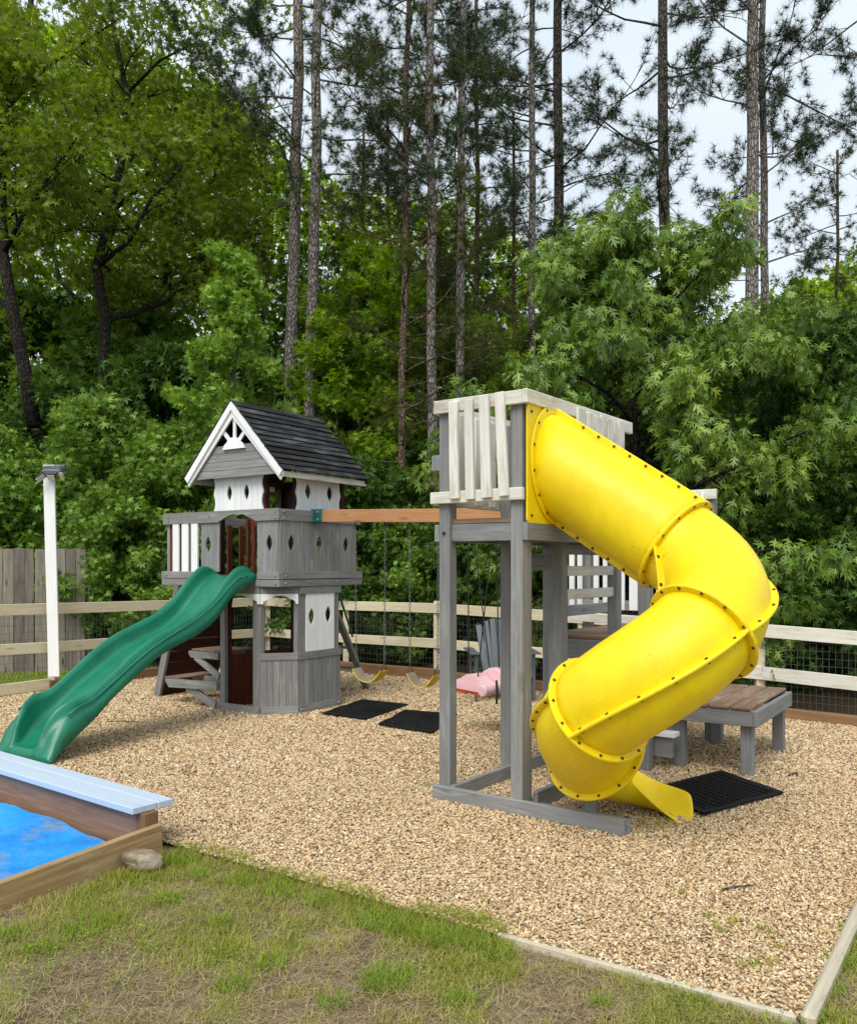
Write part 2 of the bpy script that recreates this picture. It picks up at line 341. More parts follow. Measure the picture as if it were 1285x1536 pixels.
M['bark'] = barkmat('grey_pine_bark', (.09, .075, .063), (.30, .25, .215), (.50, .45, .40))
M['bark_dark'] = barkmat('dark_pine_bark', (.03, .024, .02), (.12, .095, .078), (.23, .19, .16))
M['bark_red'] = barkmat('red_pine_bark', (.06, .038, .028), (.20, .13, .09), (.32, .23, .17), 1.6)
M['bark_oak'] = barkmat('oak_bark', (.01, .009, .007), (.035, .028, .022), (.075, .062, .05), 1.2)

# ------------------------------------------------------------------ ground
def sheet(name, pts, z, m, kind='structure'):
    me = bpy.data.meshes.new(name); me.from_pydata([(x, y, z) for x, y in pts], [], [tuple(range(len(pts)))]); me.materials.append(m)
    o = bpy.data.objects.new(name, me); COL.objects.link(o); tag(o, kind=kind)
    if me.polygons[0].normal.z < 0: me.flip_normals()
    return o
sheet('ground', [(-250, -60), (250, -60), (250, 400), (-250, 400)], -.05, M['litter'])
P = Frame(-1.563, 9.0, -34.28)       # playhouse corner
A0, B0 = (1.31, 3.03), (4.75, 8.05)
GRAVEL = [A0, B0, (4.24, 8.5), (3.7, 8.95), (.16, 11.9), (-2.8, 13.9), (-5.75, 9.57), (-4.9, 7.3), (-1.58, 5.0)]
sheet('lawn', [(-9, -1), (9, -1), (9, 5.5), (5.4, 7.6), (4.3, 8.9), (.4, 12.3), (-2.8, 14.6), (-6.0, 14.2), (-9, 9.8)], -.025, M['soil'])
sheet('gravel_bed', GRAVEL, -.004, M['gravel'])
def inpoly(x, y, poly):
    x = np.asarray(x); y = np.asarray(y); c = np.zeros(x.shape, bool); j = len(poly) - 1
    for i in range(len(poly)):
        xi, yi = poly[i]; xj, yj = poly[j]
        c ^= ((yi > y) != (yj > y)) & (x < (xj - xi) * (y - yi) / (yj - yi + 1e-12) + xi); j = i
    return c
# pebbles: one mesh of points, each carrying a squashed stone through geometry nodes
def pebbles():
    pts = []; 
    for (z0, z1, dens, s) in ((2.9, 4.6, 10500, .70), (4.6, 6.5, 7200, .80), (6.5, 9.0, 3800, 1.02), (9.0, 14, 1900, 1.38)):
        xa, xb = -.53 * z1 - .2, .53 * z1 + .2; n = int((xb - xa) * (z1 - z0) * dens)
        x = RNG.uniform(xa, xb, n); y = RNG.uniform(z0, z1, n); k = inpoly(x, y, GRAVEL) & (np.abs(x) < .53 * y + .25)
        x, y = x[k], y[k]; pts.append(np.stack([x, y, RNG.uniform(-.004, .006, len(x)), np.full(len(x), s)], 1))
    p = np.concatenate(pts); print('pebbles', len(p))
    me = bpy.data.meshes.new('pebbles'); me.vertices.add(len(p)); me.vertices.foreach_set('co', p[:, :3].astype(np.float32).ravel())
    a = me.attributes.new('rot', 'FLOAT_VECTOR', 'POINT'); a.data.foreach_set('vector', (RNG.uniform(-1, 1, (len(p), 3)) * np.array([.6, .6, 3.14])).astype(np.float32).ravel())
    sc = RNG.uniform(.55, 1.25, (len(p), 1)) * p[:, 3:4] * np.array([[.0105, .0080, .0062]]) * RNG.uniform(.8, 1.25, (len(p), 3))
    a = me.attributes.new('scl', 'FLOAT_VECTOR', 'POINT'); a.data.foreach_set('vector', sc.astype(np.float32).ravel())
    o = bpy.data.objects.new('pebbles', me); COL.objects.link(o)
    ng = bpy.data.node_groups.new('pebble_scatter', 'GeometryNodeTree')
    ng.interface.new_socket('Geometry', in_out='INPUT', socket_type='NodeSocketGeometry'); ng.interface.new_socket('Geometry', in_out='OUTPUT', socket_type='NodeSocketGeometry')
    gi = ng.nodes.new('NodeGroupInput'); go = ng.nodes.new('NodeGroupOutput'); ins = ng.nodes.new('GeometryNodeInstanceOnPoints')
    ico = ng.nodes.new('GeometryNodeMeshIcoSphere'); ico.inputs['Radius'].default_value = 1; ico.inputs['Subdivisions'].default_value = 2
    ss = ng.nodes.new('GeometryNodeSetShadeSmooth'); sp = ng.nodes.new('GeometryNodeSetPosition'); sm = ng.nodes.new('GeometryNodeSetMaterial'); sm.inputs['Material'].default_value = M['pebble']
    nn = ng.nodes.new('ShaderNodeTexNoise'); nn.inputs['Scale'].default_value = 1.1; sub = ng.nodes.new('ShaderNodeVectorMath'); sub.operation = 'SUBTRACT'; sub.inputs[1].default_value = (.5, .5, .5)
    l = ng.links.new; l(nn.outputs['Color'], sub.inputs[0]); l(sub.outputs[0], sp.inputs['Offset'])
    l(ico.outputs[0], sp.inputs['Geometry']); l(sp.outputs[0], ss.inputs[0]); l(ss.outputs[0], sm.inputs[0]); l(sm.outputs[0], ins.inputs['Instance'])
    def na(nm):
        q = ng.nodes.new('GeometryNodeInputNamedAttribute'); q.data_type = 'FLOAT_VECTOR'; q.inputs['Name'].default_value = nm; return q.outputs['Attribute']
    l(gi.outputs[0], ins.inputs['Points']); e2r = ng.nodes.new('FunctionNodeEulerToRotation'); l(na('rot'), e2r.inputs[0]); l(e2r.outputs[0], ins.inputs['Rotation']); l(na('scl'), ins.inputs['Scale'])
    mp = ng.nodes.new('GeometryNodeMeshToPoints'); ng.links.new(gi.outputs[0], mp.inputs[0]); l(mp.outputs[0], ins.inputs['Points'])
    l(ins.outputs[0], go.inputs[0]); md = o.modifiers.new('g', 'NODES'); md.node_group = ng
    tag(o, 'tan and white pea gravel covering the play area', 'gravel', kind='stuff')
pebbles()

# ------------------------------------------------------------------ shapes shared by the wooden things
def lens_pts(cx, cz, w, h, n=8):
    up = [(cx + w / 2 * math.sin(math.pi * i / n), cz - h / 2 + h * i / n) for i in range(n)]
    dn = [(cx - w / 2 * math.sin(math.pi * i / n), cz + h / 2 - h * i / n) for i in range(n)]
    return up + dn
def MX(o, x, y):     # matrix from origin and two axes
    x = Vector(x).normalized(); y = Vector(y); y = (y - x * y.dot(x)).normalized(); z = x.cross(y)
    m = Matrix((x, y, z)).transposed().to_4x4(); m.translation = Vector(o); return m
def bolts(pts, d, parent, name='bolt', r=.012, ln=.012, m='steel'):
    for p in pts:
        q = MB().cyl(Vector(p) - Vector(d) * .004, Vector(p) + Vector(d) * ln, r, r * .8, 8); q.build(name, M[m], parent, smooth=False)
def board_panel(mb, x0, x1, z0, z1, w, lenses, Mx, t, gap=.0035, edgeL=None, edgeR=None, m=0):
    """vertical boards side by side in the plane Mx; a lens-shaped hole is cut where it lies inside a board"""
    n = max(1, round((x1 - x0) / w)); w = (x1 - x0) / n
    cuts = [x0 + i * w for i in range(n + 1)]
    for cx, cz, lw, lh in lenses:                     # keep seams out of the holes
        cuts = [c for c in cuts if abs(c - cx) > lw / 2 + .006 or c in (x0, x1)]
    for a, b in zip(cuts[:-1], cuts[1:]):
        hs = [lens_pts(*l) for l in lenses if a < l[0] < b]
        a2, b2 = a + gap / 2, b - gap / 2
        lp = [(a2, z0)] + [(b2, z0)]
        if b == x1 and edgeR: lp = [(a2, z0)] + [(b2 - d, z) for z, d in edgeR]
        else: lp = [(a2, z0), (b2, z0), (b2, z1)]
        if a == x0 and edgeL: lp = lp[1:] if False else lp; lp = lp + ([] if (b == x1 and edgeR) is False else []) 
        if a == x0 and edgeL:
            core = lp[1:]; lp = core + [(a2 + d, z) for z, d in reversed(edgeL)]
        else: lp = lp + [(a2, z1)]
        mb.plate([lp] + hs, Mx, t, m)
def scallop(z0, z1, d=.03):
    h = z1 - z0; out = []
    for i in range(13):
        t = i / 12; out.append((z0 + h * t, d * max(0, math.sin(math.pi * (t * 2.2 - .15))) if t < .53 else d * .9 * max(0, math.sin(math.pi * (t - .53) / .4)) * 1.0))
    return out

# ------------------------------------------------------------------ PLAYHOUSE
def playhouse():
    rt = empty('playhouse', (P.o[0], P.o[1], 0), P.a)
    tag(rt, 'grey and white wooden playhouse with black gabled roof, green wavy slide and swing beam', 'playhouse')
    W, D = -1.83, 1.30
    g, wt = M['greyhouse'], M['white']
    FR = lambda y: MX((0, y, 0), (1, 0, 0), (0, 0, 1))            # plane facing -y : x right, z up (normal -y)
    def front_M(y): return Matrix(((1, 0, 0, 0), (0, 0, -1, y), (0, 1, 0, 0), (0, 0, 0, 1)))
    def right_M(x): return Matrix(((0, 0, 1, x), (1, 0, 0, 0), (0, 1, 0, 0), (0, 0, 0, 1)))
    ZT = 2.20
    # top rail with an arch over the slide opening, and plain rails
    xo0, xo1 = P.lx(330, 0), P.lx(387, 0)
    arch = [(W, ZT), (W, ZT - .125), (xo0, ZT - .125)] + [(xo0 + (xo1 - xo0) * i / 10, ZT - .125 + .085 * math.sin(math.pi * i / 10)) for i in range(1, 10)] + [(xo1, ZT - .125), (.02, ZT - .125), (.02, ZT)]
    q = MB(); q.plate([arch[::-1]], front_M(-.005), .03, gx_=True); q.build('top_rail', g, rt)
    q = MB(); q.box(.002, .03, .0, D + .02, ZT - .125, ZT - .004); q.build('top_rail', g, rt)
    q = MB(); q.box(W, W + .03, .0, D, ZT - .125, ZT - .006); q.build('top_rail', g, rt)
    q = MB(); q.box(W + .04, -.04, D - .02, D + .015, ZT - .125, ZT - .002); q.build('top_rail', M['redbright'], rt)
    # fascia round the deck: two boards, one above the other
    q = MB()
    for z0, z1, e in ((1.372, 1.448, 0), (1.452, 1.53, .006)):
        q.box(W - .02, xo0 - .05 if e else .03, -.035 - e, -.005, z0, z1); 
        if e: q.box(xo1 + .02, .03, -.035 - e, -.005, z0, z1)
        q.box(.0, .034 + e, -.004, D + .04, z0 + .002, z1); q.box(W - .02, W + .01, -.004, D, z0 + .002, z1)
    q.box(W, 0, D + .002, D + .03, 1.372, 1.53); q.build('deck_fascia', g, rt, bevel=.003)
    q = MB()
    for i in range(10): y0 = .0 + i * D / 10; q.box(W + .012, -.002, y0 + .003, y0 + D / 10 - .003, 1.475, 1.5)
    for x in (W + .2, -1.2, -.6, -.15): q.box(x, x + .04, .0, D, 1.38, 1.473)
    q.build('deck', M['redwood'], rt)
    # corner posts of the upper deck
    for x, y in ((W + .02, .0), (W + .02, D - .06), (-.07, D - .06), (-.95, D - .06)):
        MB().box(x + .012, x + .055, y + .002, y + .05, 1.5, ZT - .01).build('post', M['redbright'] if y > .1 else g, rt)
    # white balusters and dark ones behind them
    for a, b in ((261, 270), (274.5, 284), (288.5, 298)):
        MB().box(P.lx(a, -.01), P.lx(b, -.01), -.03, -.008, 1.52, 2.1).build('baluster', wt, rt)
    for a, b in ((254.5, 260.5), (269, 275)):
        MB().box(P.lx(a, .03), P.lx(b, .03), .01, .035, 1.5, 2.1).build('baluster', M['redbright'], rt)
    for i in range(12):
        x = W + .12 + i * .145; MB().box(x, x + .06, D - .045, D - .022, 1.5, 2.1).build('baluster', M['redbright'], rt)
    for i in range(6):
        y = .12 + i * .2; MB().box(W + .032, W + .055, y, y + .07, 1.5, 2.1).build('baluster', M['redbright'], rt)
    # grey board panels with lens cut-outs
    lw, lh = .082, .19; LZ = 1.835
    q = MB(); board_panel(q, P.lx(303, 0), xo0, 1.53, 2.09, .07, [(P.lx(313.5, 0), LZ, lw, lh)], front_M(.005), .018); q.build('wall_panel', g, rt)
    q = MB(); board_panel(q, xo1, .0, 1.53, 2.09, .085, [(P.lx(405, 0), LZ, lw, lh)], front_M(.005), .018); q.build('wall_panel', g, rt)
    q = MB(); board_panel(q, .0, P.ly(533, 0), 1.53, 2.09, .075, [(P.ly(a, 0), LZ, .095, lh) for a in (436, 478, 518)], right_M(-.01), .02); q.build('wall_panel', g, rt)
    # upper white walls
    zt = 2.62; es = scallop(2.16, zt)
    for k in (0, 1):
        q = MB()
        x0, x1 = P.lx(322, .08), P.lx(397, .08); hs = [(P.lx(346, .08), 2.40, .08, .19), (P.lx(371.5, .08), 2.40, .08, .19)]
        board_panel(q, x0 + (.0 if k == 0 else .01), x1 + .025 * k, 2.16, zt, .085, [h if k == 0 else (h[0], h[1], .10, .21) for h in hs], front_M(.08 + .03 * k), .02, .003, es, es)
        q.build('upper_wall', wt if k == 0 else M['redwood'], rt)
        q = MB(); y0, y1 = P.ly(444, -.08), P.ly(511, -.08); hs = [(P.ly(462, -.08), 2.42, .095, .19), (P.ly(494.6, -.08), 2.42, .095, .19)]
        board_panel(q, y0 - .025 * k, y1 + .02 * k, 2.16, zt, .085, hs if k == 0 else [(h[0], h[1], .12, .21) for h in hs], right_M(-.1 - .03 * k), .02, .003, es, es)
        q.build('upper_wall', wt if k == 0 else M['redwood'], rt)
    q = MB(); board_panel(q, -1.15, -.85, 1.5, zt, .09, [], front_M(1.2), .02); board_panel(q, -.45, -.15, 1.5, zt, .09, [], front_M(1.2), .02); q.build('upper_wall', M['redwood'], rt)
    for x, y in ((-1.06, .13), (-.36, .13), (-.14, .40), (-.14, 1.12), (-1.1, 1.12)):
        MB().box(x, x + .045, y, y + .045, 1.5, zt).build('roof_post', M['redwood'], rt)
    # roof
    xr, xl, xm, ze, zp = .135, -1.37, -.625, 2.585, 3.375; y0, y1 = -.10, 1.33
    def slope(mb, xe, s):
        n = 12; a = Vector((xm, 0, zp)); b = Vector((xe, 0, ze)); d = (b - a).normalized(); nr = Vector((-d.z * s, 0, d.x * s)); ln = (b - a).length
        for i in range(n):
            t0, t1 = i * ln / n - .004, (i + 1) * ln / n + .012
            p0 = a + d * t0 + nr * .002; p1 = a + d * t1 + nr * random.uniform(.016, .024)
            for j in range(1):
                ya, yb = y0 + random.uniform(-.006, .006), y1 + random.uniform(-.008, .008)
                vs = []; gr = []
                for yy in (ya, yb):
                    for c, th in ((p0, 0), (p1, 0), (p1, .013), (p0, .013)): vv = c + nr * th; vs.append((vv.x, yy, vv.z)); gr.append((yy, (c - a).length, th))
                mb.add(vs, [(0, 1, 2, 3), (7, 6, 5, 4), (0, 4, 5, 1), (1, 5, 6, 2), (2, 6, 7, 3), (3, 7, 4, 0)], gr)
    rf = MB(); slope(rf, xr, 1); slope(rf, xl, -1); ro = rf.build('roof', M['black'], rt)
    q = MB(); q.beam((xm, y0 + .03, zp - .03), (xr - .02, y0 + .03, ze - .03), .02, .09, (0, 1, 0)); 
    def barge(name, y, w, t, mm, off):
        q = MB()
        for xe in (xr, xl):
            a = Vector((xm, y, zp - off)); b = Vector((xe, y, ze - off)); d = (b - a).normalized(); dn = Vector((0, 0, -w / abs(d.x) * 1.0))
            lp = [a, b, b + Vector((0, 0, -w * .55)) + Vector((-.045 if xe > xm else .045, 0, -.02)), a + dn]
            vs = lp + [p + Vector((0, t, 0)) for p in lp]; f = [(0, 1, 2, 3), (7, 6, 5, 4), (0, 4, 5, 1), (1, 5, 6, 2), (2, 6, 7, 3), (3, 7, 4, 0)]
            if xe > xm: f = [x[::-1] for x in f]
            q.add(vs, f, [((p - a).length, p.z, p.y) for p in vs])
        return q.build(name, mm, ro)
    barge('barge_board', y0 - .004, .06, .022, wt, .004); barge('rafter_trim', y0 + .02, .105, .02, wt, .02); barge('rafter', y1 - .04, .09, .02, M['redwood'], .012)
    q = MB(); q.box(xr - .045, xr - .02, y0 + .02, y1 - .01, ze - .062, ze - .004); q.box(xl + .02, xl + .045, y0 + .02, y1 - .01, ze - .062, ze - .004); q.build('eave_board', M['wornwhite'], ro)
    # gable: three planks, open triangle above with a sunburst
    q = MB()
    def gw(z): t = (zp - .06 - z) / (zp - ze); return xm + (xl - xm) * t, xm + (xr - xm) * t
    zb = 2.56
    for i in range(4):
        za, zc = zb + i * .088, zb + (i + 1) * .088 - .004; a0, a1 = gw(za); c0, c1 = gw(zc)
        q.plate([[(a0, za), (a1, za), (c1, zc), (c0, zc)]], front_M(y0 + .07), .018, gx_=True)
    q.build('gable_boards', g, rt)
    q = MB(); zc = zb + .352; cx = xm + .01; half = [(cx + .155 * math.cos(t), zc - .02 + .10 * math.sin(t)) for t in [math.pi * i / 12 for i in range(13)]]
    half = [(cx + .17, zc - .05), (cx + .14, zc + .0)] + [(cx + .11 * math.cos(t), zc + .075 * math.sin(t)) for t in [math.pi * i / 10 for i in range(1, 10)]] + [(cx - .14, zc), (cx - .17, zc - .05)]
    q.plate([half], front_M(y0 + .045), .02); q.build('sunburst', wt, rt)
    q = MB()
    for ax, az in ((cx, zp - .11), (cx - .24, zc + .22), (cx + .24, zc + .22)):
        q.beam((cx + (ax - cx) * .3, y0 + .05, zc + (az - zc) * .2), (ax, y0 + .05, az), .016, .042, (1, 0, 0) if ax == cx else (0, 1, 0)) if ax == cx else q.beam((cx + (ax - cx) * .3, y0 + .05, zc + (az - zc) * .2), (ax, y0 + .05, az), .042, .016, (0, 1, 0))
    q.build('sunburst_rays', wt, rt)
    # lower bay
    c1, c2, c3, c4, c5 = P.lx(330, 0), P.lx(379, 0), -.275, .30, .93
    q = MB(); pst = [((c1, .0), (1, 0)), ]
    def post_at(x0, x1, y0_, y1_, z1=1.37, mm=None): MB().box(x0, x1, y0_, y1_, .0, z1).build('post', mm or g, rt, bevel=.003)
    post_at(c1, P.lx(337, 0), .0, .05); post_at(c1 + .012, P.lx(345, .06), .052, .09, 1.36, M['redwood'])
    post_at(c2, c3, .0, .06); post_at(-.06, .0, P.ly(446, 0), P.ly(458, 0)); post_at(-.06, .0, P.ly(500, 0), P.ly(508, 0))
    post_at(c1, c1 + .06, 1.12, 1.18, 1.37, M['redwood']); post_at(-.32, -.26, 1.12, 1.18, 1.37, M['redwood'])
    dg = Vector((-c3, .285, 0)); dl = dg.length; dgu = dg.normalized(); dn = Vector((dgu.y, -dgu.x, 0))
    DM = Matrix(((dgu.x, 0, dn.x, c3), (dgu.y, 0, dn.y, .0), (0, 1, 0, 0), (0, 0, 0, 1)))
    # beams above and below
    for z0, z1, e in ((1.29, 1.371, .0), (.0, .085, .004)):
        q = MB(); q.box(c1 - .02, c3, -.022 - e, -.001, z0, z1); q.plate([[(0, z0), (dl, z0), (dl, z1), (0, z1)]], DM, .022 + e, gx_=True); q.box(.001, .022 + e, .287, c5 + .05, z0, z1)
        q.box(c1 - .02, c1 - .001, .0, 1.2, z0, z1); q.build('frame_rail', g, rt)
    def valance(Mx, w, name='valance', y=0):
        lp = [(0, 1.292), (0, 1.185), (.03, 1.185)] + [(.03 + (w - .06) * i / 12, 1.185 + .028 + .062 * math.sin(math.pi * i / 12)) for i in range(13)] + [(w - .03, 1.185), (w, 1.185), (w, 1.292)]
        MB().plate([lp], Mx, .022, gx_=True).build(name, wt, rt)
    valance(Matrix(((1, 0, 0, c1 - .01), (0, 0, -1, -.004), (0, 1, 0, 0), (0, 0, 0, 1))), c3 - c1 + .012)
    DM2 = DM.copy(); DM2.translation = Vector((c3, 0, 0)) + dn * .004; valance(DM2, dl)
    # half walls
    q = MB(); board_panel(q, .0, dl, .085, .585, .072, [], DM, .016); ya, yb = .29, c5 + .04
    board_panel(q, ya, yb, .085, .585, .072, [], right_M(-.004), .018); q.build('half_wall', g, rt)
    q = MB(); q.plate([[(0, .585), (dl, .585), (dl, .66), (0, .66)]], DM, .026, gx_=True); q.box(.0, .026, .287, yb + .01, .585, .66); q.build('wall_cap', g, rt)
    q = MB(); y0w, y1w = P.ly(458, 0), P.ly(500, 0); board_panel(q, y0w, y1w, .662, 1.288, .085, [(P.ly(466, 0), 1.04, .095, .20), (P.ly(491, 0), 1.05, .095, .20)], right_M(-.002), .014); q.build('white_panel', wt, rt)
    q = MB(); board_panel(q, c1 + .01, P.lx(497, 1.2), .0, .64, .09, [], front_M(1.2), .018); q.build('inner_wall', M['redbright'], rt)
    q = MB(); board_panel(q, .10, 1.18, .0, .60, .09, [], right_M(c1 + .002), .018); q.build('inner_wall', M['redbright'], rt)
    valance(Matrix(((1, 0, 0, c1 + .05), (0, 0, -1, 1.16), (0, 1, 0, 0), (0, 0, 0, 1))), .5)
    # lean-to climbing wall at the left
    cw = empty('climbing_wall'); cw.parent = rt
    xt, xb = -1.86, -2.25; ys, ye = .24, 1.05
    q = MB(); d = Vector((xb - xt, 0, -1.37)); ln = d.length; nn_ = 10
    for i in range(nn_):
        a = Vector((xt, 0, 1.37)) + d * (i / nn_); b = Vector((xt, 0, 1.37)) + d * ((i + 1) / nn_ - .006)
        mid = (a + b) / 2; q.beam((mid.x, ys + .01, mid.z), (mid.x, ye, mid.z), .018, (b - a).length, (d.x, 0, d.z))
    q.build('climbing_boards', M['redwood'], cw)
    MB().beam((xt, ys - .02, 1.37), (xb, ys - .02, 0.0), .10, .04, (0, 1, 0)).build('side_post', g, cw, bevel=.003)
    MB().beam((xt, ye + .02, 1.37), (xb, ye + .02, 0.0), .10, .04, (0, 1, 0)).build('side_post', M['redwood'], cw, bevel=.003)
    # picnic table fixed to the left side of the bay
    tb = empty('picnic_table'); tb.parent = rt
    q = MB()
    for i in range(4): q.box(-1.42 + i * .128, -1.42 + i * .128 + .122, .04, .50, .625, .645)
    q.build('table_top', M['deck'], tb, bevel=.003)
    q = MB(); q.box(-1.82, -1.70, -.02, .55, .285, .305); q.box(-1.695, -1.58, -.02, .55, .285, .305); q.build('bench_seat', M['deck'], tb, bevel=.003)
    for yy in (.03, .42):
        q = MB(); q.plate([[(-1.38, .55), (-.93, .55), (-.93, .623), (-1.42, .623), (-1.42, .59)]], front_M(yy), .035, gx_=True)
        q.beam((-1.32, yy - .015, .56), (-.93, yy - .015, .36), .07, .03, (0, 1, 0)); q.build('table_bracket', g, tb)
        q = MB(); q.plate([[(-1.74, .185), (-.93, .215), (-.93, .30), (-1.80, .283), (-1.80, .25)]], front_M(yy - .02), .035, gx_=True)
        q.beam((-1.48, yy, .2), (-1.0, yy, .03), .085, .035, (0, 1, 0)); q.build('bench_support', g, tb)
    MB().box(-1.25, -.95, .3, .34, .43, .47).build('stretcher', M['redbright'], tb)
    # ladder at the back
    ld = empty('ladder'); ld.parent = rt
    for x in (-.56, -1.1):
        MB().beam((x, D + .03, 1.40), (x, 2.18, .0), .045, .09, (1, 0, 0)).build('side_rail', g, ld, bevel=.003)
    for i in range(4):
        t = .2 + .2 * i; MB().beam((-1.08, D + .03 + .85 * t, 1.4 * (1 - t)), (-.58, D + .03 + .85 * t, 1.4 * (1 - t)), .085, .03).build('rung', g, ld)
    MB().tube([(-.52, D + .08, 1.9), (-.50, D + .16, 1.7), (-.5, 1.55, 1.25), (-.50, 1.75, .85), (-.52, 1.84, .70)], .014, 8).build('grab_handle', M['green'], ld, smooth=True)
    # swing beam, its bracket and far post
    q = MB(); q.beam((.10, .54, 2.14), (2.98, .54, 2.055), .075, .135); q.build('swing_beam', M['cedar'], rt, bevel=.004)
    q = MB(); q.box(-.01, .15, .49, .59, 2.065, 2.215); q.build('beam_bracket', M['teal'], rt, bevel=.008)
    bolts([(.10, .488, 2.18), (.10, .488, 2.10)], (0, -1, 0), rt)
    bolts([(P.lx(a, -.04), -.036, z) for a, z in ((252, 2.16), (252, 2.11), (312, 2.15), (412, 2.17), (412, 2.1))] + [(P.lx(a, -.04), -.042, z) for a, z in ((413, 1.49), (250, 1.49), (413, 1.41))], (0, -1, 0), rt)
    bolts([(.036, yy, z) for yy, z in ((.05, 1.49), (.05, 1.41), (.42, 1.42), (.9, 1.42), (1.22, 1.46), (.03, 2.17), (.03, 2.1))], (1, 0, 0), rt)
    bolts([(-.30, -.03, .045), (-.22, .04, .045), (-.9, -.03, .05), (.03, .31, .05), (.03, .92, .05), (-1.05, .09, 2.59), (-.25, .07, 2.59)], (.3, -1, 0), rt)
    # green wavy slide
    h0 = Vector(P.loc(-2.10, 9.366)); h1 = Vector(P.loc(-3.33, 7.05)); dr = (h1 - h0).normalized(); rg = Vector((-dr.y, dr.x))
    sl = empty('slide'); sl.parent = rt
    S_ = [0, .1, .25, .45, .67, .9, 1.2, 1.46, 1.7, 2.0, 2.17, 2.38, 2.46, 2.53, 2.58, 2.61]
    HR = [1.50, 1.56, 1.585, 1.46, 1.255, 1.12, 1.015, .925, .80, .60, .50, .46, .41, .32, .21, .12]
    HB = [1.485, 1.49, 1.44, 1.28, 1.08, .95, .855, .76, .63, .455, .33, .20, .145, .10, .085, .105]
    HS = [1.47, 1.43, 1.36, 1.27, 1.17, 1.05, .90, .77, .65, .50, .41, .29, .23, .13, .07, .03]
    s2 = np.linspace(0, 2.61, 60)
    def sm(a):
        from math import isclose
        xs = np.array(S_); ys = np.array(a); m_ = np.gradient(ys, xs); out = []
        for s in s2:
            i = min(len(xs) - 2, max(0, np.searchsorted(xs, s) - 1)); h = xs[i + 1] - xs[i]; t = (s - xs[i]) / h
            out.append((2 * t**3 - 3 * t**2 + 1) * ys[i] + (t**3 - 2 * t**2 + t) * h * m_[i] + (-2 * t**3 + 3 * t**2) * ys[i + 1] + (t**3 - t**2) * h * m_[i + 1])
        return out
    hr, hb, hs = sm(HR), sm(HB), sm(HS)
    q = MB(); rows = []
    for s, a, b, c in zip(s2, hr, hb, hs):
        wd = min(1.0, .62 + s * 2.2) if s < .18 else 1.0; fl = .03 + .03 * max(0, (s - 1.6)) 
        wl = max(a - b, .004); c = min(c, b - .01)
        prof = [(-.30 - fl, c), (-.298 - fl * .35, c + (a - c) * .55), (-.292, c + (a - c) * .62), (-.285, a - min(.05, wl * .5)), (-.278, a - .012), (-.262, a), (-.243, a - .006), (-.23, a - wl * .3), (-.222, b + wl * .25), (-.20, b + wl * .05), (-.16, b - .004)]
        tt = min(1, max(0, (s - 2.3) / .31)); f_ = 1 - .36 * tt * tt * (3 - 2 * tt); prof = [prof[0], prof[1], (prof[2][0] * (.55 + .45 * f_), prof[2][1])] + [(x * f_, z) for x, z in prof[3:]]
        full = prof + [(0, b - .003)] + [(-x, z) for x, z in reversed(prof)]
        rows.append([(h0.x + dr.x * s + rg.x * x, h0.y + dr.y * s + rg.y * x, z) for x, z in full])
    last = rows[-1]; k = len(last)
    rows.append([(p[0] + dr.x * .03, p[1] + dr.y * .03, max(.02, p[2] - .025)) for p in last])
    rows.append([(p[0] + dr.x * .05, p[1] + dr.y * .05, p[2] * .0 + .0) for p in last])
    vs = [p for r_ in rows for p in r_]; fs = [(i * k + j, i * k + j + 1, (i + 1) * k + j + 1, (i + 1) * k + j) for i in range(len(rows) - 1) for j in range(k - 1)]
    q.add(vs, fs); o = q.build('slide_bed', M['green'], sl, smooth=True, solid=.012)
    q = MB()
    for sg in (1, -1):       # moulded rib along each outer wall
        pts = [(h0.x + dr.x * s + rg.x * .312 * sg, h0.y + dr.y * s + rg.y * .312 * sg, c + (a - c) * (.60 if s > .3 else .5)) for s, a, c in list(zip(s2, hr, hs))[4:-4]]
        q.tube(pts, .010, 6)
    q.build('side_rib', M['green'], sl, smooth=True)
    return rt
HOUSE = playhouse()

